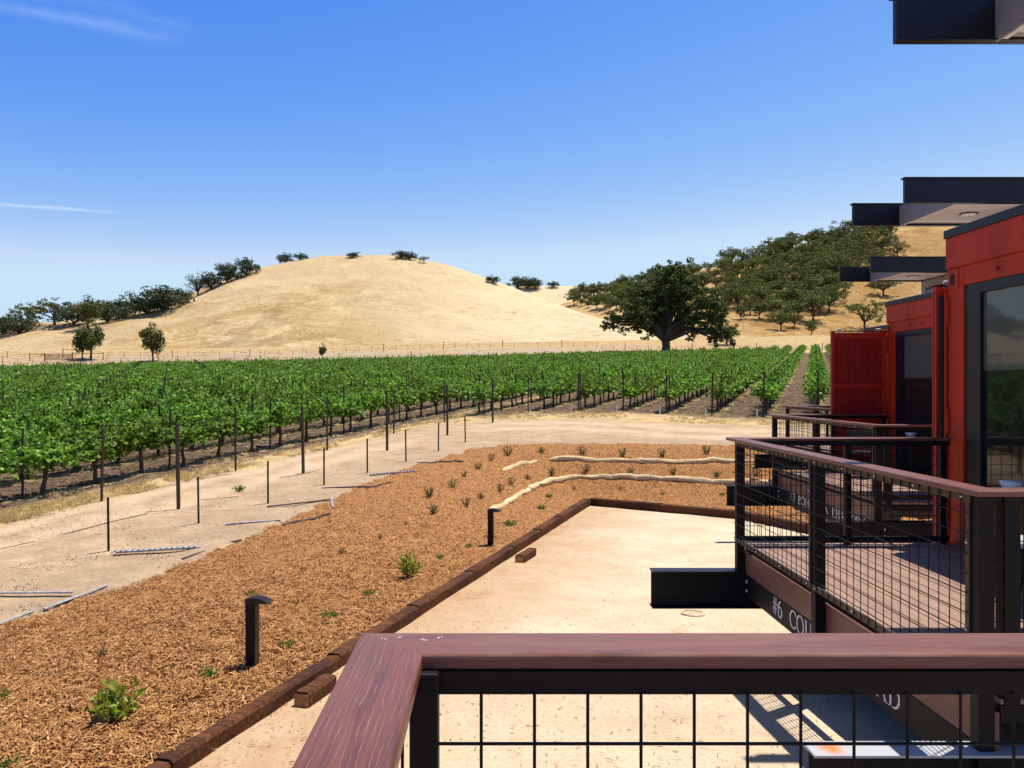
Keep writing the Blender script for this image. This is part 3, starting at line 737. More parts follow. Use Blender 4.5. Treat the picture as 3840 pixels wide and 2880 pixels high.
# ------------------------------------------------------------------ lettering: a small serif alphabet drawn as strokes
def letter(ch):
    """list of quads/strips in a box of height 1; returns (strips, advance)"""
    S = []; TK, TN = .13, .055
    def ln(x0, y0, x1, y1, w): S.append(([(x0, y0), (x1, y1)], [w, w]))
    def v(x, y0=0, y1=1, w=TK, s0=True, s1=True):
        ln(x, y0, x, y1, w)
        if s0: ln(x - w * 1.1, y0 + .02, x + w * 1.1, y0 + .02, .04)
        if s1: ln(x - w * 1.1, y1 - .02, x + w * 1.1, y1 - .02, .04)
    def arc(cx, cy, rx, ry, a0, a1, tk=TK, tn=TN, n=18):
        p = []; ws = []
        for i in range(n + 1):
            a = math.radians(a0 + (a1 - a0) * i / n); p.append((cx + rx * math.cos(a), cy + ry * math.sin(a)))
            ws.append(tn + (tk - tn) * abs(math.cos(a)))
        S.append((p, ws))
    adv = .85
    if ch == '#':
        ln(.2, 0, .3, 1, .07); ln(.45, 0, .55, 1, .07); ln(.06, .35, .66, .35, .06); ln(.1, .65, .7, .65, .06); adv = .8
    elif ch == '6': arc(.33, .32, .25, .3, 0, 360); arc(.55, .42, .48, .56, 105, 185); adv = .72
    elif ch == '7': ln(.08, .96, .62, .96, .08); ln(.6, .95, .25, 0, .09); adv = .7
    elif ch == 'C': arc(.46, .5, .38, .48, 40, 320); ln(.76, .68, .76, .92, .05); adv = .84
    elif ch == 'O': arc(.45, .5, .38, .48, 0, 360); adv = .92
    elif ch == 'U': v(.2, .35, 1, s0=False); v(.72, .35, 1, w=TN, s0=False); arc(.46, .35, .26, .33, 180, 360); adv = .92
    elif ch == 'N': v(.18, w=TN); v(.78, w=TN, s0=False); ln(.2, .97, .77, .03, TK); adv = .95
    elif ch == 'T': v(.42, s1=False); ln(.08, .96, .76, .96, .06); ln(.09, .8, .09, .97, .04); ln(.75, .8, .75, .97, .04); adv = .84
    elif ch == 'R': v(.2); arc(.3, .74, .32, .24, -90, 90); ln(.2, .5, .34, .5, .05); ln(.2, .97, .34, .97, .05); ln(.42, .5, .76, .02, .11); adv = .86
    elif ch == 'Y': v(.42, 0, .5, s1=False); ln(.1, .97, .42, .48, TK); ln(.74, .97, .43, .48, TN); ln(.0, .98, .24, .98, .04); ln(.62, .98, .86, .98, .04); adv = .86
    elif ch == 'A': ln(.12, .02, .42, .98, TN); ln(.42, .98, .74, .02, TK); ln(.24, .35, .62, .35, .05); ln(.0, .02, .24, .02, .04); ln(.6, .02, .88, .02, .04); adv = .9
    elif ch == 'D': v(.2); arc(.34, .5, .46, .47, -90, 90); ln(.2, .03, .36, .03, .05); ln(.2, .97, .36, .97, .05); adv = .96
    elif ch == 'B': v(.2); arc(.3, .74, .3, .23, -90, 90); arc(.3, .27, .36, .25, -90, 90); ln(.2, .03, .32, .03, .05); ln(.2, .51, .32, .51, .05); ln(.2, .97, .32, .97, .05); adv = .8
    elif ch == 'H': v(.2); v(.76); ln(.2, .52, .76, .52, .05); adv = .98
    elif ch == 'E': v(.2); ln(.2, .03, .68, .03, .05); ln(.2, .52, .56, .52, .05); ln(.2, .97, .66, .97, .05); ln(.68, .03, .68, .22, .04); ln(.65, .8, .65, .97, .04); adv = .78
    elif ch == 'M': v(.14, w=TN); v(.94, w=TK); ln(.15, .97, .53, .05, TK); ln(.53, .05, .92, .97, TN); adv = 1.1
    elif ch == 'I': v(.22); adv = .46
    elif ch == 'P': v(.2); arc(.3, .73, .34, .25, -90, 90); ln(.2, .48, .34, .48, .05); ln(.2, .97, .34, .97, .05); adv = .76
    elif ch == 'S': arc(.36, .74, .24, .23, 30, 270); arc(.36, .26, .26, .24, 90, -150); adv = .72
    else: adv = .42
    return S, adv
def text_strips(mb, s, x, y_far, pitch_len, z0, h, out=.004):
    """letters standing on a face that looks towards -x, read from far (large y) to near"""
    tot = sum(letter(c)[1] for c in s); sc = pitch_len / tot; u = 0
    for c in s:
        S, adv = letter(c)
        for p, ws in S:
            n = len(p); va = []; fa = []
            for i in range(n):
                a = p[max(i - 1, 0)]; b = p[min(i + 1, n - 1)]
                dx, dy = (b[0] - a[0]) * sc, (b[1] - a[1]) * h; L = math.hypot(dx, dy) or 1
                nx, ny = -dy / L, dx / L; hw = ws[i] * h * .5
                for sg in (1, -1):
                    yy = y_far - (u + p[i][0] * sc + sg * nx * hw) if False else y_far - ((u + p[i][0]) * sc + sg * nx * hw)
                    va.append((x - out, yy, z0 + p[i][1] * h + sg * ny * hw))
            for i in range(n - 1): fa.append((2 * i, 2 * i + 1, 2 * i + 3, 2 * i + 2))
            m0 = len(va); va += [(q[0] + out * .9, q[1], q[2]) for q in va]
            fa += [(a + m0, b + m0, c2 + m0, d + m0) for a, b, c2, d in fa[:n - 1]]
            fa += [(0, 1, m0 + 1, m0), (2 * n - 2, 2 * n - 1, m0 + 2 * n - 1, m0 + 2 * n - 2)]
            mb.add(va, fa)
        u += adv

# ------------------------------------------------------------------ rail caps: mitred lengths of composite board
def cap_piece(name, p0, p1, m0, m1, z, parent, wdt=.14, t=.03, grainy=0.0):
    """p0->p1 centre line in plan; m0,m1 = -1/0/1 mitre (sign of lateral shift along the run)"""
    p0 = Vector(p0); p1 = Vector(p1); d = (p1 - p0).normalized(); nrm = Vector((-d.y, d.x)); L = (p1 - p0).length
    hw = wdt / 2; r = .009; prof = []
    for cx, cz, a0 in ((hw - r, z - r, 0), (-hw + r, z - r, 90)):
        for i in range(4):
            a = math.radians(a0 + 30 * i); prof.append((cx + r * math.cos(a), cz + r * math.sin(a)))
    prof += [(-hw, z - t + .004), (-hw + .004, z - t), (hw - .004, z - t), (hw, z - t + .004)]
    # extra lines across the top so the grain has support
    n = len(prof); NS = 2; V = []; U = []
    for e in range(NS):
        for (q, zz) in prof:
            s = (m0 * q) if e == 0 else L + (m1 * q)
            P = p0 + d * s + nrm * q
            V.append((P.x, P.y, zz)); U.append((s, q + (zz - z) * 1.0))
    Fc = [(i, (i + 1) % n, n + (i + 1) % n, n + i) for i in range(n)] + [tuple(range(n - 1, -1, -1)), tuple(range(n, 2 * n))]
    me = bpy.data.meshes.new(name); me.from_pydata(V, [], Fc); me.update()
    ul = me.uv_layers.new(name='UVMap')
    for lp in me.loops: ul.data[lp.index].uv = U[lp.vertex_index]
    set_attr(me, 'grainy', [grainy] * len(V))
    import bmesh
    bm = bmesh.new(); bm.from_mesh(me); bmesh.ops.recalc_face_normals(bm, faces=bm.faces); bm.to_mesh(me); bm.free()
    return link(name, me, 'composite_rail', parent)

def mesh_wires(axis, c, a0, a1, z0, z1, pitch=.1016, r=.0032, phase=0.0):
    """welded wire panel: axis 'y' -> runs along y at x=c; 'x' -> runs along x at y=c"""
    mb = MB()
    def bar(p, q): mb.tube([p, q], r, 6)
    n = int((a1 - a0 - phase) / pitch) + 1
    for i in range(n):
        a = a0 + phase + i * pitch
        if a0 < a < a1: bar(*(((c, a, z0), (c, a, z1)) if axis == 'y' else ((a, c, z0), (a, c, z1))))
    zz = z1 - pitch * .93; off = 2 * r
    while zz > z0 + .01:
        bar(*(((c - off, a0, zz), (c - off, a1, zz)) if axis == 'y' else ((a0, c - off, zz), (a1, c - off, zz)))); zz -= pitch
    return mb
BOLT = {}
def bolts(spots, axis, parent, r=.011, t=.009):
    d = Vector((-1, 0, 0)) if axis == 'x' else Vector((0, -1, 0)); key = (axis, r, t)
    if key not in BOLT:
        mb = MB().tube([Vector((0, 0, 0)), d * t * .6, d * t], [r, r, r * .6], 8); me = bpy.data.meshes.new('bolt'); me.from_pydata(mb.v, [], mb.f); me.update(); BOLT[key] = me
    for p in spots: link('bolt', BOLT[key], 'zinc', parent, p)

ZC = -.514
def make_deck(name, label, ox, oy, text, yf=8.1, yn=3.92, full=True, post_in=(.065, .145), detail=True, grainy=0.0, flange='black_steel'):
    D = thing(name, label, 'deck', (ox, oy, 0))
    xo, xe = 2.40, 4.60
    zr = ZC - .03
    px0, px1 = xo + post_in[0], xo + post_in[1]
    fx = px1 + .004
    # floor boards
    mb = MB(); x = fx + .03
    while x < xe + .05:
        mb.box(x, x + .134, yn + .1, yf - .06, -1.605, -1.58); x += .1445
    mb.build('deck_floor', 'deck_board', D)
    mb = MB().box(fx + .03, xe + .1, yn + .1, yf - .06, -1.7, -1.612).build('joist_frame', 'black_steel', D)
    # fascia and steel channel on the outer side
    fb = MB().box(fx, fx + .026, yn + .1, yf - .06, -1.865, -1.645).build('fascia_board', 'fascia_brown', D, bevel=.004)
    ch = MB(); ch.box(fx - .001, fx + .012, yn + .1, yf - .06, -2.08, -1.868); ch.box(fx + .012, fx + .07, yn + .1, yf - .06, -2.08, -2.068); ch.box(fx + .027, fx + .07, yn + .1, yf - .06, -1.88, -1.868)
    chn = ch.build('edge_channel', 'black_steel', D)
    if text:
        for s, ya, L in text:
            tm = MB(); text_strips(tm, s, fx - .001, ya, L, -2.03, .15); tm.build('lettering', 'letter_white', chn)
    # support beams: I sections sticking out beyond the deck
    for yb in (yf - .1, yn + .13):
        mb = MB(); hw = .083
        mb.box(1.62, 8.5, yb - .006, yb + .006, -2.198, -1.852)
        b = mb.build('support_beam', 'black_steel', D)
        q = MB().box(1.62, 8.5, yb - hw, yb + hw, -1.852, -1.84).build('top_flange', flange if yb < 5 else 'black_trim', b)
        MB().box(1.62, 8.5, yb - hw, yb + hw, -2.21, -2.198).build('bottom_flange', 'black_steel', b)
        MB().box(4.3, 4.75, yb - .2, yb + .2, -3.9, -2.21).build('footing', 'concrete', D)
        bolts([(fx - .001, yb - .12, -1.93), (fx - .001, yb - .12, -2.02), (fx - .001, yb + .11, -1.93)], 'x', b, .02, .016)
    ym = (yf + yn) / 2 + .02
    # posts
    pw = px1 - px0
    posts = [(px0, yf - .165), (px0, ym), (px0, yn + .09)]
    for (x, y) in posts: MB().box(x, x + pw, y, y + pw, -1.95, zr).build('post', 'black_steel', D, bevel=.003)
    for x in ((3.55, xe - .1) if full else (xe - .1,)):
        MB().box(x, x + .06, yf - .155, yf - .095, -1.62, zr).build('post', 'black_steel', D, bevel=.003)
        MB().box(x, x + .06, yn + .095, yn + .155, -1.62, zr).build('post', 'black_steel', D, bevel=.003)
    if full: MB().box(px1 + .05, px1 + .13, yn + .09, yn + .17, -1.62, zr).build('post', 'black_steel', D, bevel=.003)
    # rails under the cap, toe rails, panel frames
    fr = MB(); xs = px0 - .006
    for y0, y1 in ((yf - .165 + pw, ym), (ym + pw - pw, yn + .09 + pw)):
        pass
    segs = [(ym + pw, yf - .165), (yn + .09 + pw, ym)]
    for (y0, y1) in segs:
        fr = MB()
        fr.box(px0 - .012, px0 - .002, y0 - .02, y1 + pw * .6, zr - .05, zr - .004)
        fr.box(px0 - .012, px0 - .002, y0 - .02, y1 + pw * .6, -1.545, -1.5)
        fr.box(px0 - .002, px0 + .045, y0, y1, -1.53, -1.524)
        fr.box(px0 - .011, px0 - .003, y0 - .012, y0 + .022, -1.5, zr - .05)
        f = fr.build('panel_frame', 'dark_bronze', D)
        mesh_wires('y', px0 - .016, y0 - .02, y1 + pw * .6, -1.54, zr - .012, phase=.07).build('wire_mesh', 'black_steel', f)
        bs = [(px0 - .012, y, zr - .026) for y in np.linspace(y0 + .05, y1 - .02, 5)] + [(px0 - .012, y, -1.522) for y in np.linspace(y0 + .05, y1 - .02, 4)]
        bs += [(px0 - .011, y0 + .005, z) for z in (-.8, -1.25)]
        if detail: bolts(bs, 'x', f, .008)
    for yc, sgn in ((yf - .125, 1), (yn + .125, -1)):
        xr = px1
        f = MB(); f.box(xr, xe, yc - .02, yc + .02, zr - .045, zr - .002); f.box(xr, xe, yc - .02, yc + .02, -1.545, -1.5)
        if not full: f.box(px0, px1 - .03, yc - .02, yc + .02, -1.9, zr)
        fo = f.build('panel_frame', 'black_steel', D)
        mesh_wires('x', yc - .024, xr, xe, -1.54, zr - .04, phase=.0817 if not full else .05).build('wire_mesh', 'black_steel', fo)
    # caps, mitred at the two outer corners
    h = .07
    cap_piece('rail_cap', (xo + h, yf - h), (xo + h, yn + h), 1, -1, ZC, D, grainy=grainy)
    cap_piece('rail_cap', (xe + .02, yf - h), (xo + h, yf - h), 0, -1, ZC, D, grainy=0)
    cap_piece('rail_cap', (xo + h, yn + h), (xe + .02, yn + h), 1, 0, ZC, D, grainy=0)
    return D

def make_cabin(name, label, ox, oy, door='open', win=True):
    C = thing(name, label, 'cabin', (ox, oy, 0))
    xf, y0, y1, xb = 4.67, 3.75, 8.1, 10.7
    zb, zt = -1.75, 1.50
    # body: side and rear walls plus the front with its opening
    mb = MB(); w = .06
    mb.box(xf + .02, xb, y1 - w, y1, zb, zt); mb.box(xf + .02, xb, y0, y0 + w, zb, zt); mb.box(xb - w, xb, y0 + w, y1 - w, zb, zt)
    mb.box(xf + .05, xb - w, y0 + w, y1 - w, zt - .05, zt); mb.box(xf + .05, xb - w, y0 + w, y1 - w, zb, zb + .1)
    # corrugation ribs on the far and near sides
    x = xf + .35
    while x < xb - .3:
        mb.box(x, x + .07, y1, y1 + .025, zb + .1, zt - .2); mb.box(x, x + .07, y0 - .025, y0, zb + .1, zt - .2); x += .26
    mb.build('wall', 'red_paint', C)
    # front frame: parapet, header, corner posts, sill
    fr = MB()
    fr.box(xf - .03, xf + .02, y0 - .005, y1 + .008, 1.19, zt)
    fr.box(xf - .002, xf + .05, y0 + .22, y1 - .22, 1.0, 1.19)
    for ya, yb in ((y1 - .26, y1 + .004), (y0 - .004, y0 + .26)):
        fr.box(xf - .008, xf + .06, ya, yb, zb + .02, 1.19)
    fr.box(xf - .006, xf + .05, y0 + .26, y1 - .26, zb + .02, -1.62)
    f = fr.build('front_frame', 'red_paint', C, bevel=.006)
    # corner castings with their oval holes, hinge lugs
    for ya in (y1 - .19, y0 + .01):
        cst = MB().box(xf - .022, xf + .04, ya, ya + .18, .98, 1.185).build('corner_casting', 'red_paint', f, bevel=.012)
        MB().tube([(xf - .0225, ya + .09, 1.05), (xf - .0265, ya + .09, 1.05)], .035, 12).build('casting_hole', 'black_steel', cst)
        mm = MB().tube([(xf - .0226, ya + .09, 1.1), (xf - .0262, ya + .09, 1.1)], .035, 12)
        mm.build('casting_hole', 'black_steel', cst)
    for y in (7.3, 6.9, 6.55, 5.3, 4.9): MB().box(xf - .03, xf, y, y + .05, 1.07, 1.1).build('lug', 'red_paint', f, bevel=.004)
    hg = MB()
    for z in (-1.3, -.35, .75):
        hg.box(xf - .035, xf + .0, y1 - .03, y1 + .035, z - .13, z + .13)
    hg.build('hinge', 'red_paint', f, bevel=.006)
    MB().tube([(xf - .02, y1 + .02, zb + .05), (xf - .02, y1 + .02, .95)], .018, 8).build('hinge_pin', 'red_paint', f)
    # glazed doors
    gy0, gy1 = y0 + .26, y1 - .27
    g = MB()
    g.box(xf + .01, xf + .08, gy1 - .23, gy1, -1.62, 1.0); g.box(xf + .01, xf + .08, gy0, gy0 + .1, -1.62, 1.0)
    g.box(xf + .01, xf + .08, gy0 + .1, gy1 - .23, .9, 1.0); g.box(xf + .01, xf + .08, gy0 + .1, gy1 - .23, -1.62, -1.5)
    my = (gy0 + gy1) / 2 - .1
    g.box(xf + .005, xf + .075, my - .09, my + .09, -1.5, .9)
    gf = g.build('glass_door', 'black_trim', C, bevel=.004)
    for ya, yb in ((my + .09, gy1 - .23), (gy0 + .1, my - .09)):
        MB().box(xf + .045, xf + .053, ya, yb, -1.5, .149).build('pane', 'glass_dark', gf)
        MB().box(xf + .0451, xf + .053, ya, yb, .151, .9).build('blind_pane', 'roller_blind', gf)
    MB().tube([(xf - .03, my + .03, -.9), (xf - .03, my + .03, -.4)], .012, 8).build('handle', 'zinc', gf)
    # roof cap
    MB().box(xf - .045, xb + .02, y0 - .02, y1 + .022, zt, zt + .085).build('roof_cap', 'black_trim', C, bevel=.006)
    MB().box(xf + .0, xb - .03, y0 + .01, y1 - .01, zt + .086, zt + .1).build('roof_bounce_sheet', 'roof_grey', C)  # pale sheet out of view, added to bounce light onto the soffit
    # clerestory under the flying roof
    MB().box(5.02, 9.5, 4.52, 5.92, zt + .1, 2.58).build('clerestory', 'grey_trim', C)
    q = MB().box(5.0, 5.02, 4.75, 5.7, zt + .4, 2.4).build('clerestory_window', 'black_trim', C, bevel=.004)
    MB().box(4.994, 5.0, 4.82, 5.63, zt + .46, 2.34).build('pane', 'glass_dark', q)
    # flying roof: two side fins, front gutter, corrugated soffit with round lamps
    zl, zh = 2.58, 2.92
    for ya in (5.95, 4.36):
        fin = MB().box(3.04, 9.6, ya, ya + .06, zl, zh).build('roof_fin', 'black_trim', C, bevel=.005)
        MB().box(3.02, 9.62, ya - .018, ya + .078, zh - .002, zh + .02).build('fin_flashing', 'black_trim', fin)
        MB().box(3.045, 9.6, ya - .03 if ya > 5 else ya + .06, ya if ya > 5 else ya + .09, zl, zl + .012).build('fin_lip', 'black_trim', fin)
    rs = MB().box(3.8, 9.6, 4.42, 5.95, zl + .07, zl + .3).build('roof_slab', 'grey_trim', C)
    MB().box(3.775, 3.8, 4.42, 5.95, zl - .004, zl + .31).build('gutter', 'grey_trim', C, bevel=.004)
    MB().box(3.805, 3.85, 4.425, 5.945, zl + .004, zl + .03).build('soffit_trim', 'soffit_white', C)
    sf = MB(); y = 4.43; n = 0
    while y < 5.92:
        sf.add([(3.85, y, zl + .034), (9.6, y, zl + .034), (9.6, y + .02, zl + .05), (3.85, y + .02, zl + .05), (9.6, y + .06, zl + .05), (3.85, y + .06, zl + .05), (9.6, y + .08, zl + .034), (3.85, y + .08, zl + .034)], [(0, 1, 2, 3), (3, 2, 4, 5), (5, 4, 6, 7)]); y += .08
    sf.build('soffit', 'soffit_white', C)
    for x in (4.44, 6.6):
        lm = MB().tube([(x, 5.2, zl + .03), (x, 5.2, zl + .012)], .1, 24)
        lo_ = lm.build('soffit_lamp', 'lamp_white', C)
        MB().tube([(x, 5.2, zl + .03), (x, 5.2, zl + .02)], .125, 24).build('lamp_rim', 'black_trim', lo_)
    # container door leaves
    def leaf(parent, hinge, ang):
        """door leaf hinged at a corner; local x from the hinge"""
        W, H0, H1 = 1.03, -1.62, 1.03
        m = MB(); m.box(0, W, -.008, .008, H0 + .05, H1 - .05)
        for q in range(7): m.box(.1 + q * .125, .16 + q * .125, .008, .02, H0 + .1, H1 - .1)
        d = m.build('container_door', 'dark_red_paint', parent, loc=hinge)
        d.rotation_euler = (0, 0, ang)
        e = MB(); e.box(0, .08, -.035, .035, H0, H1); e.box(W - .06, W, -.035, .035, H0, H1)
        for z in (H1 - .14, -.02, -.66, -1.2, H0): e.box(.08, W - .06, -.045, .045, z, z + (.12 if z in (H1 - .14, H0) else .075))
        e.build('door_frame', 'door_red_lit', d, bevel=.006)
        MB().box(-.01, W + .004, -.045, .045, H1, H1 + .012).build('door_gasket', 'black_steel', d)
        k = MB()
        for x in (.14, W - .16):
            k.tube([(x, 0, H1 + .012), (x, 0, H1 + .04)], .015, 8); k.tube([(x - .04, 0, H1 + .045), (x + .04, 0, H1 + .045)], .018, 8)
        k.build('lock_stud', 'zinc', d)
        return d
    if door == 'open': leaf(C, (xf - .01, y1 + .06, 0), math.pi)
    else:
        d = leaf(C, (xf - .085, y1 + .12, 0), 0.0)
        MB().tube([(xf - .04, y1 + .05, -2.1), (xf - .04, y1 + .05, .93)], .028, 10).build('downspout', 'black_steel', C)
    return C

SX, SY = 2.79, 6.82
own = make_deck('deck', 'deck with the purplish brown rail cap crossing the bottom of the picture', -2.67, -6.432, None, full=False, post_in=(.118, .172), detail=False, grainy=1.0)
d6 = make_deck('deck', 'first deck beyond the brown rail, lettered COUNTRY ROAD', 0, 0, [('#6', 7.17, .25), ('COUNTRY', 6.76, 1.11), ('ROAD', 5.574, .653)], flange='rusty_flange')
d7 = make_deck('deck', 'second deck along the cabins, lettered BOHEMIAN RHAPSODY', SX, SY, [('#7', 7.34, .25), ('BOHEMIAN', 6.97, 1.26), ('RHAPSODY', 5.6, 1.1)])
d8 = make_deck('deck', 'farthest deck, its rail just showing beyond the shaded red container door', 2 * SX, 2 * SY, None, detail=False)
make_cabin('container_cabin', 'nearest red container cabin with large glass door under a black flying roof', 0, 0, 'folded')
make_cabin('container_cabin', 'middle red container cabin with its shaded red container door swung open', SX, SY, 'open')
make_cabin('container_cabin', 'farthest red container cabin, only its roofline showing above the open door', 2 * SX, 2 * SY, 'folded')
# pale bird droppings on the corner of the near rail
rf = random.Random(4)
mb = MB()
for (x, y) in ((-.185, 1.63), (-.14, 1.615), (-.135, 1.61), (-.1, 1.627), (-.215, 1.62)):
    for q in range(3):
        cx, cy_ = x + rf.uniform(-.006, .006), y + rf.uniform(-.004, .004); r = rf.uniform(.001, .0026)
        mb.add([(cx + r * rf.uniform(.5, 1.3) * math.cos(a), cy_ + r * rf.uniform(.5, 1.2) * math.sin(a), ZC + .0012) for a in np.linspace(0, 5.4, 7)] + [(cx, cy_, ZC + .002)], [(i, (i + 1) % 7, 7) for i in range(7)])
o = mb.build('bird_dropping', 'letter_white', own); o.matrix_parent_inverse = Matrix.Translation((2.67, 6.432, 0))

# furniture on the decks
def bistro(ox, oy, lab, lab2, grp):
    t = thing('bistro_table', lab, 'table', (4.3 + ox, 6.55 + oy, -1.58), 0, grp)
    MB().tube([(0, 0, .7), (0, 0, .712), (0, 0, .722)], [.29, .3, .295], 28).build('tabletop', 'black_trim', t)
    MB().tube([(0, 0, .02), (0, 0, .7)], .028, 10).build('pedestal', 'black_steel', t)
    MB().tube([(0, 0, 0), (0, 0, .012), (0, 0, .03)], [.2, .2, .04], 20).build('base', 'black_steel', t)
    mb = MB(); mb.tube([(0, 0, 0), (0, 0, .005), (0, 0, .05), (0, 0, .085), (0, 0, .087), (0, 0, .05), (0, 0, .02)], [.05, .056, .075, .088, .082, .068, .04], 20)
    b = mb.build('bowl', 'bowl_white', None, smooth=True); b.location = (4.26 + ox, 6.5 + oy, -1.58 + .722)
    tag(b, lab2, 'bowl', 'white bowls on the deck tables')
bistro(0, 0, 'round black bistro table on the lettered COUNTRY ROAD deck', 'white bowl standing on the table of the COUNTRY ROAD deck', 'bistro tables on the decks')
bistro(SX, SY, 'round black bistro table on the BOHEMIAN RHAPSODY deck', 'white bowl standing on the table of the BOHEMIAN RHAPSODY deck', 'bistro tables on the decks')
t = thing('stool', 'low stool with pale grey round seat beside the nearest glass door', 'stool', (3.95, 5.62, -1.58))
MB().tube([(0, 0, .45), (0, 0, .455), (0, 0, .485), (0, 0, .49)], [.24, .25, .25, .24], 26).build('seat', 'stool_grey', t)
for i in range(4):
    a = i * math.pi / 2 + .5; MB().tube([(.15 * math.cos(a), .15 * math.sin(a), .45), (.21 * math.cos(a), .21 * math.sin(a), 0)], .012, 6).build('leg', 'black_steel', t)
def chair(x, y, rz, lab):
    t = thing('patio_chair', lab, 'chair', (x, y, -1.58), rz, 'black chairs on the decks')
    MB().box(-.21, .21, -.21, .21, .43, .455).build('seat', 'black_trim', t, bevel=.01)
    bk = MB(); bk.box(-.21, .21, .19, .215, .55, .82); bk.build('backrest', 'black_trim', t, bevel=.01)
    for sx in (-1, 1):
        MB().tube([(.19 * sx, -.19, .43), (.2 * sx, -.21, 0)], .013, 6).build('leg', 'black_steel', t)
        MB().tube([(.19 * sx, .22, .82), (.19 * sx, .19, .44), (.2 * sx, .23, 0)], .013, 6).build('leg', 'black_steel', t)
chair(6.55, 13.9, 2.3, 'black patio chair behind the rail of the BOHEMIAN RHAPSODY deck')
# ------------------------------------------------------------------ sleepers edging the gravel
def sleeper(p, q, lab, h=None, wid=None, name='timber_sleeper', grp='timber sleepers edging the gravel', seed=0):
    """gravel-side base edge from p to q (plan)"""
    r = random.Random(seed)
    if h is None: h = .095 + .0055 * p[1]; wid = .11 + .004 * p[1]
    p = Vector(p); q = Vector(q); d = (q - p); L = d.length; d.normalize(); nrm = Vector((-d.y, d.x))
    c = (p + q) / 2 + nrm * wid / 2
    hl = L / 2 - .004; n = 9; mb = MB(); rings = []
    prof0 = [(-wid / 2, 0), (wid / 2, 0), (wid / 2, h - .02), (wid / 2 - .02, h), (-wid / 2 + .02, h), (-wid / 2, h - .02)]
    V = []; Fc = []
    for i in range(n):
        s = -hl + 2 * hl * i / (n - 1)
        for (a, b) in prof0:
            V.append((s, a + r.uniform(-.005, .005), b + (r.uniform(-.006, .006) if b > .01 else 0)))
    m = len(prof0)
    for i in range(n - 1):
        for k in range(m): Fc.append((i * m + k, i * m + (k + 1) % m, (i + 1) * m + (k + 1) % m, (i + 1) * m + k))
    Fc += [tuple(range(m - 1, -1, -1)), tuple((n - 1) * m + k for k in range(m))]
    mb.add(V, Fc); o = mb.build(name, 'tie_wood')
    z0 = float(gravel_h(0, p.y)); z1 = float(gravel_h(0, q.y))
    o.location = (c.x, c.y, (z0 + z1) / 2 - .012)
    o.rotation_euler = (0, -math.atan2(z1 - z0, L), math.atan2(d.y, d.x))
    return tag(o, lab, 'sleeper', grp), o
# joints seen along the straight side
J = [on_gravel(x, 1655 + (x - 412) * (1092 - 1655) / (1275 - 412)) for x in (1275, 1205, 1109.5, 1023, 904.5, 735)]
d = (T0 - T1) / np.linalg.norm(T0 - T1); L = np.linalg.norm(J[4] - J[3])
pts = [T1]
s_list = [np.linalg.norm(j - T1) for j in J]
s = s_list[-1]
while s < np.linalg.norm(TM - T1): s += L * 1.05; s_list.append(s)
b_list = sorted(set([0] + [round(x, 3) for x in s_list[1:]]))
# long gap between the corner and the first seen joint holds several sleepers
full = [0]; first = np.linalg.norm(J[2] - T1); nn = max(2, round(first / (L * 1.05)))
full += [first * (i + 1) / nn for i in range(nn)] + [x for x in b_list if x > first + .1]
nst = len(full) - 1
for i in range(nst):
    a, b = T1 + d * full[i], T1 + d * full[i + 1]
    sleeper(b, a, f'weathered dark brown timber sleeper, {nth(i + 1)} from the far corner of the gravel edge', seed=i)
def run(a, b, n, w0, start):
    for i in range(n):
        sleeper(a + (b - a) * i / n, a + (b - a) * (i + 1) / n, f'dark timber sleeper of the far gravel edge, {nth(start + i)} along towards the decks', seed=40 + start + i)
run(TIE[1], TIE[2], 2, 0, 1); run(TIE[2], TIE[3], 1, 0, 3); run(TIE[3], TIE[4], 1, 0, 4)
def offcut(px0, py0, px1, py1, lab, L=None):
    a, b = on_gravel(px0, py0), on_gravel(px1, py1)
    hh = .13 if a[1] > 8 else .12
    _, o = sleeper(a, b, lab, hh, .15 if a[1] > 8 else .13, 'timber_offcut', 'short timber offcuts on the gravel', seed=int(px0))
    e = MB(); Lh = np.linalg.norm(b - a) / 2
    e.box(-Lh - .002, -Lh + .002, -.06, .06, .012, hh - .02); e.build('cut_end', 'tie_end', o)
offcut(1133, 1216, 1159, 1199, 'short timber offcut lying on gravel below the far path light')
offcut(668, 1529, 728, 1487, 'short timber offcut against the sleepers near the closest rail')

# ------------------------------------------------------------------ path lights
def path_light(px, py, lab, hh):
    p = unproj(px, py, mulch_h, 3, 40)
    t = thing('path_light', lab, 'path light', (p[0], p[1], p[2] - .01), math.radians(-14), 'black path lights on the mulch')
    s = hh / .62
    MB().prism([(-.045 * s, -.045 * s), (.045 * s, -.045 * s), (.045 * s, .045 * s), (-.045 * s, .045 * s)], 'z', -.1, .62 * s).build('post', 'black_steel', t, bevel=.006)
    MB().box(.0455 * s, .047 * s, -.036 * s, .036 * s, .02, .56 * s).build('face_plate', 'dark_bronze', t)
    MB().box(.04 * s, .075 * s, -.03 * s, .03 * s, -.02, .025).build('anchor', 'zinc', t)
    # arched louvred head
    for i in range(5):
        y0 = (-.052 + i * .0215) * s
        pr = []
        for j in range(9):
            x = (-.046 + .235 * j / 8) * s; pr.append((x, (.62 + .018 * math.sin(math.pi * j / 8) - .02 * (j / 8) ** 2) * s))
        for j in range(8, -1, -1):
            x = (-.046 + .235 * j / 8) * s; pr.append((x, (.575 + .022 * (j / 8) ** 1.5) * s))
        MB().prism(pr, 'y', y0, y0 + .017 * s).build('louvre' if i else 'lamp_head', 'black_trim', t, bevel=.002)
    MB().box(-.03 * s, .15 * s, -.045 * s, .045 * s, .585 * s, .6 * s).build('lamp_plate', 'black_steel', t)
path_light(545, 1442, 'black path light with arched louvred head, nearer one on the mulch', .605)
path_light(1060, 1178, 'black path light on the mulch beside the end of the straw roll', .63)

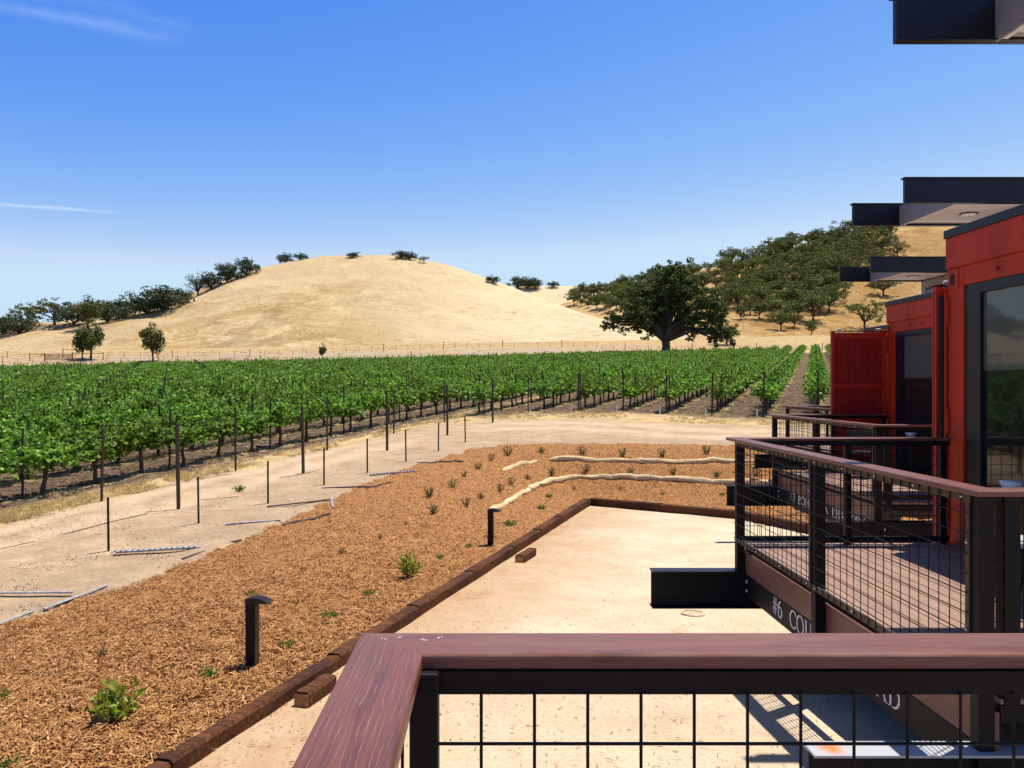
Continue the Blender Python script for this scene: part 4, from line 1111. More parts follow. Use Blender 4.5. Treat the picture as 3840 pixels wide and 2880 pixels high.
# ------------------------------------------------------------------ straw wattles
def wattle(pix, rad, lab, frac=1.0, seed=0):
    rad *= .95; r = random.Random(seed); P = [Vector(unproj(x, y, mulch_h, 5, 40)) for x, y in pix]
    pts = []
    for a, b in zip(P[:-1], P[1:]):
        n = max(2, int((b - a).length / .22))
        for i in range(n): pts.append(a.lerp(b, i / n))
    pts.append(P[-1]); rads = []
    for i, p in enumerate(pts):
        p.z = float(mulch_h(p.x, p.y)) + rad * .42 * frac + .012 * math.sin(i * .9 + seed)
        p.x += .008 * math.sin(i * .5); rads.append(rad * (1 + .1 * math.sin(i * .83 + seed) + r.uniform(-.09, .09)) * (.8 if i % 9 == 4 else 1))
    rads[0] *= .6; rads[-1] *= .6
    mb = MB(); mb.tube(pts, rads, 14)
    mb.v = [tuple(c + r.uniform(-.009, .009) for c in v) for v in mb.v]
    # loose straw standing off the roll
    for i in range(int(len(pts) * 22)):
        j = r.randrange(len(pts) - 1); p = pts[j].lerp(pts[j + 1], r.random()); a = r.uniform(-.3, 3.4); b = r.uniform(-.6, .6)
        dd = Vector((math.cos(a) * .5, -abs(math.cos(a)) * .6 + b * .3, math.sin(a))).normalized(); q = p + dd * rads[j] * .97
        tt = (dd * .35 + Vector((r.uniform(-1, 1), r.uniform(-1, 1), r.uniform(-.4, .7)))).normalized() * r.uniform(.03, .075); w_ = Vector((-tt.y, tt.x, 0)).normalized() * .0045
        mb.add([q - w_, q + w_, q + tt], [(0, 1, 2)])
    o = mb.build('straw_roll', 'straw', None, smooth=False)
    return tag(o, lab, 'straw roll', 'straw rolls on the mulch bank')
wattle([(1058, 1104), (1085, 1092), (1110, 1078), (1132, 1066), (1146, 1056)], .075, 'half buried tail of the lower straw roll, beside the far path light', .5, 1)
wattle([(1143, 1060), (1160, 1049), (1190, 1041), (1225, 1035), (1257, 1032)], .095, 'short bent straw roll curving down to the path light', 1, 2)
wattle([(1257, 1033), (1300, 1031), (1360, 1032), (1430, 1037), (1500, 1041), (1560, 1044), (1640, 1047), (1740, 1052)], .095, 'long pale straw roll along the lower bank, running behind the deck rail', 1, 3)
wattle([(1083, 1017), (1105, 1010), (1130, 1002), (1160, 996)], .075, 'sunken end piece of the upper straw roll', .4, 4)
wattle([(1188, 995), (1215, 993), (1250, 993), (1310, 996), (1360, 998)], .085, 'upper straw roll lying across the middle of the bank', .9, 5)
wattle([(1360, 998), (1420, 999), (1480, 999), (1540, 997), (1600, 997), (1690, 1000)], .085, 'upper straw roll running on behind the deck rail', .9, 6)

# ------------------------------------------------------------------ shrubs and sprigs on the mulch
def leaf_quads(C, Dir, size, wid, r_np, fold=.25):
    """folded leaves: centre base C, direction Dir (unit), numpy"""
    n = len(C); up = r_np.normal(0, 1, (n, 3)); side = np.cross(Dir, up); side /= np.linalg.norm(side, axis=1)[:, None] + 1e-9
    nn = np.cross(side, Dir)
    s = size[:, None] if hasattr(size, '__len__') else size
    w_ = s * wid
    b = C; t = C + Dir * s; m1 = C + Dir * s * .45 + side * w_ * .5 + nn * w_ * fold; m2 = C + Dir * s * .45 - side * w_ * .5 + nn * w_ * fold
    V = np.stack([b, m1, t, m2], 1).reshape(-1, 3)
    i = np.arange(n)[:, None] * 4
    return V, np.concatenate([np.concatenate([i, i + 1, i + 2], 1), np.concatenate([i, i + 2, i + 3], 1)])
def shrub_meshes(kind, seed):
    r = np.random.default_rng(seed); stems = MB(); Vs = []
    spec = {'dark': (18, 1.0, .55, 12, .16, .35), 'green': (30, .5, .9, 10, .2, .3), 'bright': (26, 1.0, .55, 15, .24, .42), 'wispy': (14, 1.0, .4, 15, .26, .3)}[kind]
    ns, hgt, spread, nl, ls, lw = spec
    Cs = []; Ds = []
    for i in range(ns):
        a = r.uniform(0, 6.283); el = r.uniform(.0, 1.0) ** .7
        tip = np.array((math.cos(a) * spread * el, math.sin(a) * spread * el, hgt * r.uniform(.55, 1.0) * (1 - .35 * el)))
        base = tip * np.array((.12, .12, 0)); mid = base * .5 + tip * .5 + np.array((math.cos(a), math.sin(a), 0)) * .05
        stems.tube([base, mid, tip], [.012, .009, .004], 4, cap=False)
        for j in range(nl):
            t = r.uniform(.15, 1); p = base * (1 - t) ** 2 + 2 * mid * t * (1 - t) + tip * t * t
            dv = (tip - base); dv = dv / np.linalg.norm(dv) * .7 + r.normal(0, .55, 3); Cs.append(p); Ds.append(dv / np.linalg.norm(dv))
    V, Fc = leaf_quads(np.array(Cs), np.array(Ds), ls * r.uniform(.6, 1.1, len(Cs)), lw, r)
    me = np_mesh('foliage', V, Fc)
    q = bpy.data.meshes.new('stems'); q.from_pydata(stems.v, [], stems.f); q.update(); q.materials.append(MATS['bark'])
    me.materials.append(MATS[{'dark': 'shrub_dark', 'green': 'shrub_green', 'bright': 'shrub_bright', 'wispy': 'shrub_bright'}[kind]])
    return me, q
SH = {k: [shrub_meshes(k, 100 + 10 * i + j) for j in range(3)] for i, k in enumerate(('dark', 'green', 'bright', 'wispy'))}
rs = random.Random(11)
def shrub(kind, px, py, wpx, lab, cat='shrub', grp=None, hf=mulch_h, hs=1.0):
    p = unproj(px, py, hf, 3, 45)
    if p is None: return
    size = wpx * p[1] / F
    base_w = {'dark': 1.05, 'green': 1.7, 'bright': 1.15, 'wispy': .95}[kind]
    sc = size / base_w * (.98 if kind == 'dark' else 1.2 if kind == 'green' else 1.08); hs = hs * (1.5 if kind == 'green' else 1.0)
    fm, sm = SH[kind][rs.randrange(3)]
    t = thing({'dark': 'shrub', 'green': 'seedling_clump', 'bright': 'shrub', 'wispy': 'sapling_shrub'}[kind], lab, cat, (p[0], p[1], p[2] - .01), rs.uniform(0, 6.28), grp)
    t.scale = (sc, sc, sc * hs)
    link('foliage', fm, None, t); link('stems', sm, None, t)
shrub('bright', 252, 1558, 108, 'big bright leafy shrub on mulch, nearest to the camera')
shrub('wispy', 883, 1246, 52, 'thin tall leafy shrub on the mulch between the two path lights', hs=1.05)
shrub('dark', 222, 1418, 32, 'small dark upright shrub on mulch above the big bright one')
shrub('green', -2, 1512, 46, 'grey green clump cut by the picture edge on mulch', 'seedlings')
shrub('green', 20, 1662, 60, 'yellowish green clump in the bottom corner of the mulch', 'seedlings')
GS = [(455, 1462, 46, 'below the nearer path light'), (617, 1398, 36, 'beside the nearer path light'), (712, 1334, 38, 'above the nearer path light, first of its line'), (797, 1284, 28, 'below the thin tall shrub'),
      (950, 1206, 20, 'just before the far path light'), (1012, 1181, 18, 'at the foot of the far path light'), (1102, 1135, 30, 'just past the far path light'), (1170, 1099, 22, 'below the bent straw roll'), (1185, 1074, 18, 'right under the bent straw roll'),
      (545, 1284, 22, 'showing behind the nearer path light head'), (1433, 1068, 14, 'under the long straw roll, middle one'), (1560, 1069, 14, 'under the long straw roll, by the deck beam'), (1610, 1090, 14, 'above the far sleepers, behind the deck rail')]
for x, y, s, l in GS: shrub('green', x, y, s, 'bright green seedling clump on mulch, ' + l, 'seedlings', 'green seedlings on the mulch')
DS = [(655, 1233, 16, 'alone midway up the nearer mulch'), (740, 1195, 18, 'below the flattened bars on the dirt'), (822, 1163, 16, 'near the upper mulch edge before the bank'), (413, 1337, 13, 'left alone near the dirt edge'), (876, 1133, 12, 'tiny one before the plant cluster'),
      (936, 1110, 34, 'lowest of the cluster before the bank'), (928, 1073, 32, 'second of the cluster before the bank'), (978, 1054, 28, 'wide one of the cluster before the bank'), (1008, 1094, 28, 'above the far path light head'),
      (1040, 1077, 22, 'small one beside the straw roll tail'), (1080, 1063, 26, 'above the straw roll tail'), (1104, 1047, 24, 'above the bend of the straw roll'), (1003, 1030, 18, 'upper slope, thinner one near the bars'), (1033, 1013, 22, 'upper slope near the sunken straw'), (1062, 995, 22, 'thin one at the start of the top row'),
      (1097, 985, 30, 'first full one of the top row'), (1140, 1035, 18, 'between the two straw rolls, first'), (1170, 977, 20, 'second in the top row'), (1192, 1025, 26, 'between the two straw rolls, second'),
      (1257, 982, 26, 'third in the top row'), (1268, 1020, 26, 'between the two straw rolls, third'), (1345, 986, 26, 'fourth in the top row'), (1362, 1024, 26, 'between the two straw rolls, fourth'), (1432, 987, 26, 'fifth in the top row'), (1455, 1026, 26, 'between the two straw rolls, fifth'),
      (1525, 981, 28, 'sixth in the top row'), (1548, 1030, 24, 'between the two straw rolls, sixth'), (1600, 983, 26, 'seventh in the top row, behind the deck rail'), (1632, 1028, 26, 'between the straw rolls behind the deck rail'), (1240, 1057, 12, 'tiny one under the bent straw roll'), (1340, 1058, 11, 'tiny one under the long straw roll')]
for x, y, s, l in DS: shrub('dark', x, y, s, 'dark olive shrub on the mulch bank, ' + l if y < 1100 else 'small dark sprig on mulch, ' + l, 'shrub', 'dark shrubs on the mulch')
shrub('green', 515, 1060, 28, 'dry weed clump in the middle of the dirt road', 'weed', None, G)

# ------------------------------------------------------------------ stakes and bars along the dirt road
def stake_line(k, x_list, h, name, lab, cat, grp, r, mat):
    for i, x in enumerate(x_list):
        a = (x - PX) / F; Z = k / (a - TAN); X = a * Z
        z = float(near_land(X, Y := Z))
        o = MB().box(-r, r, -r * .7, r * .7, -.2, h).box(-r * .4, r * .4, -r * 1.6, -r * .7, -.2, h - .002).build(name, mat)
        o.location = (X, Z, z); o.rotation_euler = (random.uniform(-.01, .01), random.uniform(-.015, .015), .4)
        tag(o, lab(i), cat, grp)
stake_line(-12.2, [234.5, 429, 579, 700, 793.5, 877, 947, 1005], .93, 'metal_stake', lambda i: f'short dark metal stake in the dirt, {nth(i + 1)} of its line beside the mulch', 'stake', 'short stakes along the mulch', .019, 'rust_steel')
def bar(p, q, lab, rad, mat, name='metal_bar', cat='metal bar', grp='steel bars left on the dirt', ridged=False, hf=near_land, lift=.0):
    a = Vector(unproj(*p, hf, 3, 60)); b = Vector(unproj(*q, hf, 3, 60)); mb = MB()
    a.z += lift; b.z += lift
    d = (b - a).normalized(); s = Vector((-d.y, d.x, 0)).normalized() * rad; u = Vector((0, 0, rad))
    n = 7; pts = [a.lerp(b, i / (n - 1)) for i in range(n)]
    for p_ in pts[1:-1]: p_.z = float(hf(p_.x, p_.y)) + lift
    mb.tube([p_ + s * .6 + u * .7 for p_ in pts], rad * .45, 5); mb.tube([p_ - s * .6 + u * .7 for p_ in pts], rad * .45, 5); mb.tube([p_ + u * .5 for p_ in pts], rad * .5, 5)
    if ridged:
        m_ = int((b - a).length / .09)
        for i in range(m_):
            c = a.lerp(b, i / m_); c.z = float(hf(c.x, c.y)) + lift; mb.tube([c - s * 1.5 + u * 1.3, c + s * 1.5 + u * 1.3], rad * .35, 5)
    tag(mb.build(name, mat), lab, cat, grp)
bar((0, 1283), (157, 1282), 'grey steel bar lying level at the picture edge by the mulch', .028, 'grey_bar')
bar((94, 1322), (232, 1266), 'long grey steel bar slanting along the mulch edge', .028, 'grey_bar')
bar((-10, 1354), (71, 1322), 'grey steel bar half out of the picture at the mulch corner', .028, 'grey_bar')
bar((250, 1196), (433, 1185), 'ridged grey steel strip on the dirt behind the first stake', .04, 'grey_bar', ridged=True)
bar((394, 1209), (521, 1168), 'dark steel bar slanting at the mulch edge below the ridged strip', .024, 'dark_bar')
bar((487, 1134), (606, 1127), 'pale steel bar lying level in front of the third stake', .028, 'grey_bar')
bar((610, 1136), (714, 1110), 'dark steel bar slanting at the mulch edge below the fourth stake', .026, 'dark_bar')
bar((577, 1096), (714, 1080), 'dark steel bar reaching from the third stake to the mulch', .028, 'dark_bar')
bar((715, 1077), (720, 1098), 'short steel bar pointing at the camera by the mulch edge', .028, 'grey_bar')
bar((695, 1056), (818, 1053), 'dark steel bar lying level from the foot of the fourth stake', .03, 'dark_bar')
bar((790, 1056), (850, 1044), 'dark steel bar tucked against the mulch past the fourth stake', .026, 'dark_bar')
bar((800, 1028), (900, 1020), 'ridged grey strip on the dirt beyond the fifth stake', .036, 'grey_bar', ridged=True)
bar((901, 1001), (1001, 998), 'farthest dark steel bar, at the top of the mulch bank', .03, 'dark_bar')
WIRE_SH = [((12, 1130), (119, 1109), 'nearest the picture edge, on the wheel track'), ((137, 1155), (231, 1130), 'behind the first stake'), ((225, 1131), (318, 1110), 'between the first two stakes'), ((270, 1070), (380, 1045), 'ending at the thick tall post'), ((422, 1036), (498, 1024), 'past the thick tall post'), ((0, 1187), (75, 1170), 'closest to the camera'), ((432, 1081), (516, 1073), 'behind the second stake'), ((620, 1030), (690, 1017), 'at the foot of the second thick post')]  # dark strips laid in place of the shadows that wires cast
for p, q, l in WIRE_SH: bar(p, q, 'dark strip for a wire shadow on the road, ' + l, .011, 'wire_shadow_dark', 'wire_shadow', 'wire shadow', 'strips standing for wire shadows on the road')
# drain ring in the gravel
g = on_gravel(1497, 1327); mb = MB()
for i in range(36):
    a0, a1 = i * math.pi / 18, (i + 1) * math.pi / 18
    mb.add([(r_ * math.cos(a), r_ * math.sin(a), z_) for a in (a0, a1) for r_, z_ in ((.11, .002), (.112, .012), (.13, .012), (.132, .002))], [(0, 1, 5, 4), (1, 2, 6, 5), (2, 3, 7, 6)])
mb.tube([(0, 0, -.01), (0, 0, .005)], .11, 30)
o = mb.build('drain_cover', 'pebble'); o.location = (g[0], g[1], float(gravel_h(*g)) + .006); tag(o, 'round drain cover flush in pale gravel below the long black beam', 'drain cover')
# ------------------------------------------------------------------ grapevines
def vine_meshes(seed, n_shoot, n_leaf, size, wide):
    r = np.random.default_rng(seed)
    Cs = []; Ds = []; Sz = []
    for i in range(n_shoot):
        u = float(np.clip(r.normal(0, .42), -.82, .82)); a = r.choice([-1, 1]) * r.uniform(.05, 1.0); reach = r.uniform(.5, .95) * (1 - .25 * abs(u))
        p0 = np.array((u, r.uniform(-.06, .06), .72 + r.uniform(-.04, .06)))
        dirv = np.array((r.uniform(-.35, .35) + .35 * u, a * .8, 1.0)); dirv /= np.linalg.norm(dirv)
        droop = r.uniform(.3, 1.3) * abs(a)
        for j in range(n_leaf):
            t = (j + r.uniform(0, 1)) / n_leaf
            p = p0 + dirv * reach * t + np.array((0, a * .24 * t * t * wide, -droop * .55 * t * t))
            p = p + r.normal(0, .055 * (1.25 - t), 3); Cs.append(p)
            d = np.array((r.normal(0, .7), a * .5 + r.normal(0, .7), .2 + r.normal(0, .6))); Ds.append(d / np.linalg.norm(d)); Sz.append(size * r.uniform(.6, 1.2) * (1.12 - .35 * t))
    nf = int(n_shoot * n_leaf * .22)
    for i in range(nf):
        Cs.append(np.array((np.clip(r.normal(0, .4), -.85, .85), r.normal(0, .22), r.uniform(.6, 1.15)))); d = r.normal(0, 1, 3); Ds.append(d / np.linalg.norm(d)); Sz.append(size * r.uniform(.6, 1.1))
    C = np.array(Cs); Dv = np.array(Ds); S = np.array(Sz)
    # broad, folded five-point leaves
    up = r.normal(0, .5, C.shape) + np.array((0, 0, 1.0)); side = np.cross(Dv, up); side /= np.linalg.norm(side, axis=1)[:, None] + 1e-9
    nn = np.cross(side, Dv); s = S[:, None]
    P = [C, C + Dv * s * .15 + side * s * .5 + nn * s * .1, C + Dv * s * .72 + side * s * .42 + nn * s * .08, C + Dv * s, C + Dv * s * .72 - side * s * .42 + nn * s * .08, C + Dv * s * .15 - side * s * .5 + nn * s * .1]
    V = np.stack(P, 1).reshape(-1, 3); i = np.arange(len(C))[:, None] * 6
    Fc = np.concatenate([np.concatenate([i, i + 1, i + 2, i + 3], 1), np.concatenate([i, i + 3, i + 4, i + 5], 1)])
    me = np_mesh('foliage', V, Fc); me.materials.append(MATS['vine_leaf'])
    rr_ = random.Random(seed); mb = MB(); lean = rr_.uniform(-.1, .1)
    pts = [(0, 0, -.12)] + [(lean * t + rr_.uniform(-.018, .018), rr_.uniform(-.02, .02), .74 * t) for t in (.0, .22, .45, .7, .92, 1.0)]
    mb.tube(pts, [.085, .075, .058, .05, .055, .065, .075], 7)
    for sg in (-1, 1):
        mb.tube([(lean, 0, .72), (lean + sg * .2, .01, .77), (lean + sg * .5, rr_.uniform(-.03, .03), .76), (sg * .8, 0, .77)], [.038, .03, .024, .014], 6)
    for q in range(5):
        x = rr_.uniform(-.7, .7); mb.tube([(x, 0, .76), (x + rr_.uniform(-.1, .1), rr_.uniform(-.3, .3), 1.1)], [.01, .006], 4)
    tm = bpy.data.meshes.new('trunk'); tm.from_pydata(mb.v, [], mb.f); tm.update(); tm.materials.append(MATS['vine_bark'])
    return me, tm
NEARV = [vine_meshes(200 + i, 34, 26, .115, 1.0) for i in range(6)]
MIDV = [vine_meshes(300 + i, 28, 18, .14, 1.0) for i in range(4)]
def join_meshes(name, ms):
    """one mesh from several, keeping their materials"""
    Vs, polys, mi, mats = [], [], [], []
    o = 0
    for me in ms:
        for v in me.vertices: Vs.append(tuple(v.co))
        k0 = len(mats); mats.append(me.materials[0])
        for p in me.polygons: polys.append([i + o for i in p.vertices]); mi.append(k0)
        o += len(me.vertices)
    q = bpy.data.meshes.new(name); q.from_pydata(Vs, [], polys); q.update(); q.polygons.foreach_set('material_index', mi)
    return q, mats
FARV = []
for i in range(4):
    f, t = vine_meshes(400 + i, 24, 13, .15, 1.0); q, mats = join_meshes('vine', [f, t]); FARV.append((q, [m.name for m in mats]))

rowdir = math.atan2(CS, SN)
SP = 4.65; VSP = SP / 3
spots = []      # (row j, t, x, y, z, k)
rv = random.Random(5)
for j in range(-37, 13):                 # j<=0: rows A and beyond; j>0: rows whose near end is the head of the field
    k = -18.8 + ROW * j
    # position along a row is its y; step = VSP*CS
    y0 = 17.95 + (j * .9) % (VSP * CS)
    y = y0 - 60 * VSP * CS
    while y < 175:
        y += VSP * CS
        x = k + TAN * y
        if y < 6: continue
        if j > 0 and y < zstart(k) + .6: continue
        fd = float(fardist(x, y))
        if fd > -1.5: break
        px = PX + F * x / y
        if px < -650 or px > 1950: continue
        if rv.random() < .025: continue
        spots.append([j, y, x + rv.uniform(-.05, .05), y + rv.uniform(-.06, .06), k, fd])
# which 300 show largest: nearest first, those behind the cabins last
spots.sort(key=lambda s: math.hypot(s[2], s[3]) + (60 if PX + F * s[2] / s[3] > 1800 else 0) + (14 if s[0] < -4 else 0) + (200 if not -70 < PX + F * s[2] / s[3] < 1880 else 0))
near_s = spots[:300]; far_s = spots[300:]
byrow = {}
for s in near_s: byrow.setdefault(s[0], []).append(s)
def row_name(j):
    if j == 0: return 'front row beside the road'
    if j < 0: return f'{nth(1 - j)} row behind the road'
    return f'{nth(j)} row from the road bend'
rowz = rowdir
cnt = 0
for j, lst in byrow.items():
    lst.sort(key=lambda s: s[1])
    for i, s in enumerate(lst):
        x, y = s[2], s[3]; z = float(G(x, y)) + .03; near = y < 34
        fm, tm = (NEARV if near else MIDV)[rv.randrange(6 if near else 4)]
        t = thing('grapevine', f'leafy grapevine, {nth(i + 1)} along the {row_name(j)}', 'grapevine', (x, y, z), rowz + (math.pi if rv.random() < .5 else 0), 'grapevines in the vineyard')
        sc = rv.uniform(.82, 1.12); t.scale = (1.04, rv.uniform(.86, 1.04), sc * 1.1)
        link('foliage', fm, None, t); link('trunk', tm, None, t)
P = np.array([(s[2], s[3], 0) for s in far_s]); P[:, 2] = G(P[:, 0], P[:, 1]) + .03
n = len(P); rot = np.zeros((n, 3)); rot[:, 2] = rowz + math.pi * rng.integers(0, 2, n)
o = scatter('grapevine_mass', P, rot, rng.uniform(.9, 1.17, n), rng.integers(0, 4, n), FARV)
tag(o, 'mass of farther green grapevines filling the vineyard back to the hill road', 'vineyard')

# ------------------------------------------------------------------ trellis posts
POST = MB().box(-.022, .022, -.014, .014, -.2, 1.72).box(-.006, .006, .014, .04, -.2, 1.715)
TALL = MB().box(-.036, .036, -.022, .022, -.2, 1.9).box(-.01, .01, .022, .05, -.2, 1.89)
def mk(mb, name, mat):
    me = bpy.data.meshes.new(name); me.from_pydata(mb.v, [], mb.f); me.update(); me.materials.append(MATS[mat]); return me
pm = mk(POST, 'trellis_post', 'rust_steel'); pt = mk(TALL, 'trellis_post', 'rust_steel')
posts = []
for j in range(-37, 13):
    k = -18.8 + ROW * j
    if j in (0, 1, 2):
        y0 = {0: 18.9, 1: 18.35, 2: 17.6}[j]; st = {0: 4.3, 1: 4.25, 2: 4.3}[j]
    else: y0 = 18.5 + (j * 1.37) % 4.3; st = SP * CS
    y = y0 - st * 4
    while y < 175:
        x = k + TAN * y; yy = y; y += st
        if yy < 8: continue
        if j > 2 and yy < zstart(k) - .1: continue
        if float(fardist(x, yy)) > -1: break
        px = PX + F * x / yy
        if px < -400 or px > 1920: continue
        if j in (1, 2) and yy < 17: continue
        posts.append((j, x, yy))
    if j > 2 and k < 3: posts.append((j, k + TAN * (zstart(k) - .15), float(zstart(k)) - .15))
posts.sort(key=lambda s: math.hypot(s[1], s[2]) + (200 if PX + F * s[1] / s[2] < -30 else 0) + (60 if PX + F * s[1] / s[2] > 1800 else 0))
byrow = {}
for s in posts[:300]: byrow.setdefault(s[0], []).append(s)
for j, lst in byrow.items():
    lst.sort(key=lambda s: s[2])
    for i, (jj, x, y) in enumerate(lst):
        thick = (j == 2 and i < 5)
        end = j > 2 and i == 0
        if j in (1, 2) and y < 37: lab = f'tall {"thick dark" if thick else "dark"} metal post on the dirt road, {nth(i + 1)} of the {"closer" if j == 2 else "farther"} line'
        elif end: lab = f'thick end post of the {row_name(j)}'
        else: lab = f'thin trellis post, {nth(i + 1)} along the {row_name(j)}'
        o = bpy.data.objects.new('trellis_post', pt if (thick or end) else pm); COL.objects.link(o)
        o.location = (x, y, float(G(x, y))); o.rotation_euler = (rv.gauss(0, .012), rv.gauss(0, .012), rowz)
        o.scale = (1, 1, rv.uniform(.95, 1.04) * (.97 if j < 0 or (j > 2 and not end) else 1)); tag(o, lab, 'post', 'trellis posts of the vineyard')
P = np.array([(s[1], s[2], 0) for s in posts[300:]]); P[:, 2] = G(P[:, 0], P[:, 1]); n = len(P)
if n:
    rot = np.zeros((n, 3)); rot[:, 2] = rowz; rot[:, 0] = rng.normal(0, .015, n)
    FP = MB().box(-.035, .035, -.035, .035, -.2, 1.64)
    o = scatter('trellis_post_mass', P, rot, rng.uniform(.95, 1.04, n), np.zeros(n, int), [(FP, 'rust_steel')])
    tag(o, 'farther trellis posts standing above the vine tops', 'posts')
# trellis wires of the front rows
for j, hts in ((0, (.55, .9, 1.25)), (-1, (.55, 1.0)), (1, (.6, 1.0))):
    k = -18.8 + ROW * j
    for h in hts:
        ys = np.arange(14 if j < 1 else 38, 74, 2.15)
        mb = MB(); mb.tube([(k + TAN * y, y, float(G(k + TAN * y, y)) + h - .02 * (i % 2)) for i, y in enumerate(ys)], .008, 4)
        tag(mb.build('trellis_wire', 'black_steel'), f'thin dark {"lowest" if h < .7 else ("top" if h > 1.1 else "cordon")} wire stretched along the {row_name(j)}', 'wire', 'trellis wires')
# white riser stubs beside the end posts
for i, (k) in enumerate((-11.74, -9.37, -7.0, -4.63, -2.26)):
    y = float(zstart(k)) - .5; x = k + TAN * y - .22
    o = MB().tube([(0, 0, -.1), (.02, 0, .38)], .03, 10).build('riser_pipe', 'pvc_white'); o.location = (x, y, float(G(x, y)))
    tag(o, f'short white pipe at the end post of the {row_name(i + 3)}', 'pipe', 'white pipes at the row ends')
# ------------------------------------------------------------------ oaks
def tree_meshes(seed, h=1.0, crown_w=1.2, trunk_h=.25, tr=.035, n_limb=7, n_sub=4, leaves=1800, lsize=.05, clump=.13, flat=.75, leafmat='hill_leaf', lean=0.0, nside=6, gap=.0, low=.0, top=0.95):
    r = random.Random(seed); g = np.random.default_rng(seed); mb = MB(); tips = []
    hub = Vector((lean * .5, r.uniform(-.02, .02), trunk_h))
    mb.tube([(0, 0, -.06), (0, 0, .01), (lean * .2, .01, trunk_h * .5), hub], [tr * 1.6, tr * 1.25, tr, tr * 1.05], nside + 2)
    for i in range(n_limb):
        a = 6.283 * (i + r.uniform(-.35, .35)) / n_limb; ring = r.uniform(.45, 1.0)
        el = 1 - ring ** 2 * .75
        tipx = Vector((math.cos(a) * crown_w * .5 * ring * .85 + lean, math.sin(a) * crown_w * .5 * ring * .85, trunk_h + low + (top - trunk_h - low) * (el * .85 + r.uniform(-.05, .1))))
        b0 = Vector((lean * .4, 0, trunk_h * r.uniform(.8, 1.02)))
        mid = b0.lerp(tipx, .45) + Vector((r.uniform(-.05, .05), r.uniform(-.05, .05), r.uniform(.0, .08)))
        pts = [b0, b0.lerp(mid, .5) + Vector((r.uniform(-.02, .02), r.uniform(-.02, .02), .01)), mid, mid.lerp(tipx, .5) + Vector((r.uniform(-.03, .03), r.uniform(-.03, .03), r.uniform(-.01, .03))), tipx]
        mb.tube(pts, [tr * .75, tr * .6, tr * .45, tr * .3, tr * .12], nside)
        tips.append((tipx, 1.0))
        for s in range(n_sub):
            t = r.uniform(.35, .95); q = pts[min(4, int(t * 4))].lerp(pts[min(4, int(t * 4) + 1)], t * 4 % 1)
            e = q + Vector((r.uniform(-1, 1), r.uniform(-1, 1), r.uniform(-.25, .8))).normalized() * crown_w * r.uniform(.1, .24)
            e.z = min(e.z, top)
            mb.tube([q, q.lerp(e, .5) + Vector((0, 0, .012)), e], [tr * .26, tr * .18, tr * .07], max(3, nside - 2)); tips.append((e, r.uniform(.6, 1.0)))
    tips.append((Vector((lean, 0, top - clump * .5)), 1.0))
    W = np.array([w for _, w in tips]); W = W ** 1.5 / (W ** 1.5).sum(); T = np.array([tuple(p) for p, _ in tips])
    ci = g.choice(len(tips), leaves, p=W); rad = clump * np.array([w for _, w in tips])[ci]
    d = g.normal(0, 1, (leaves, 3)); d /= np.linalg.norm(d, axis=1)[:, None]
    rr = g.uniform(.15, 1, leaves) ** .45
    C = T[ci] + d * (rad * rr)[:, None] * np.array((1, 1, flat))
    C[:, 2] = np.maximum(C[:, 2], trunk_h * .45 + .02)
    nrm = d + g.normal(0, .55, (leaves, 3)) + np.array((0, 0, .35)); nrm /= np.linalg.norm(nrm, axis=1)[:, None]
    u = np.cross(nrm, g.normal(0, 1, (leaves, 3))); u /= np.linalg.norm(u, axis=1)[:, None]; v = np.cross(nrm, u)
    s = (lsize * g.uniform(.5, 1.15, leaves))[:, None]
    V = np.stack([C - u * s * .5, C - v * s * .38 + nrm * s * .08, C + u * s * .55, C + v * s * .38 + nrm * s * .08], 1).reshape(-1, 3)
    Fc = np.arange(leaves * 4).reshape(-1, 4)
    cm = np_mesh('crown', V, Fc); cm.materials.append(MATS[leafmat])
    tm = bpy.data.meshes.new('trunk'); tm.from_pydata(mb.v, [], mb.f); tm.update(); tm.materials.append(MATS['bark'])
    tm.polygons.foreach_set('use_smooth', [True] * len(tm.polygons))
    return cm, tm
HO = [tree_meshes(500 + i, crown_w=w_, trunk_h=th, n_limb=nl, n_sub=5, leaves=2000, lsize=.058, clump=cl, flat=fl, tr=.03) for i, (w_, th, nl, cl, fl) in enumerate([(1.25, .3, 8, .15, .65), (1.15, .32, 7, .15, .7), (1.4, .3, 9, .135, .55), (1.05, .28, 7, .17, .75), (1.2, .36, 8, .13, .6), (1.45, .28, 9, .145, .55)])]
AIRY = [tree_meshes(560 + i, crown_w=1.45, trunk_h=.24, n_limb=9, n_sub=5, leaves=1500, lsize=.055, clump=.115, flat=.6, tr=.03, leafmat='hill_leaf') for i in range(3)]
FT = [tree_meshes(600 + i, crown_w=1.45, trunk_h=.09, n_limb=9, n_sub=5, leaves=2300, lsize=.075, clump=.2, flat=.75, tr=.03, leafmat='far_leaf', nside=4) for i in range(4)]
BARE = tree_meshes(650, crown_w=1.25, trunk_h=.16, n_limb=13, n_sub=9, leaves=800, lsize=.045, clump=.1, flat=.8, tr=.032, leafmat='far_leaf', nside=5)
UPR = [tree_meshes(660 + i, crown_w=.62, trunk_h=.24, n_limb=11, n_sub=5, leaves=2600, lsize=.06, clump=.12, flat=.9, tr=.022, leafmat='hill_leaf') for i in range(2)]
rt = random.Random(21)
def put_tree(kind, pos, h, lab, name, cat='tree', grp=None, wide=1.0, rz=None):
    t = thing(name, lab, cat, pos, rt.uniform(0, 6.28) if rz is None else rz, grp)
    t.scale = (h * wide, h * wide, h)
    link('crown', kind[0], None, t); link('trunk', kind[1], None, t); return t
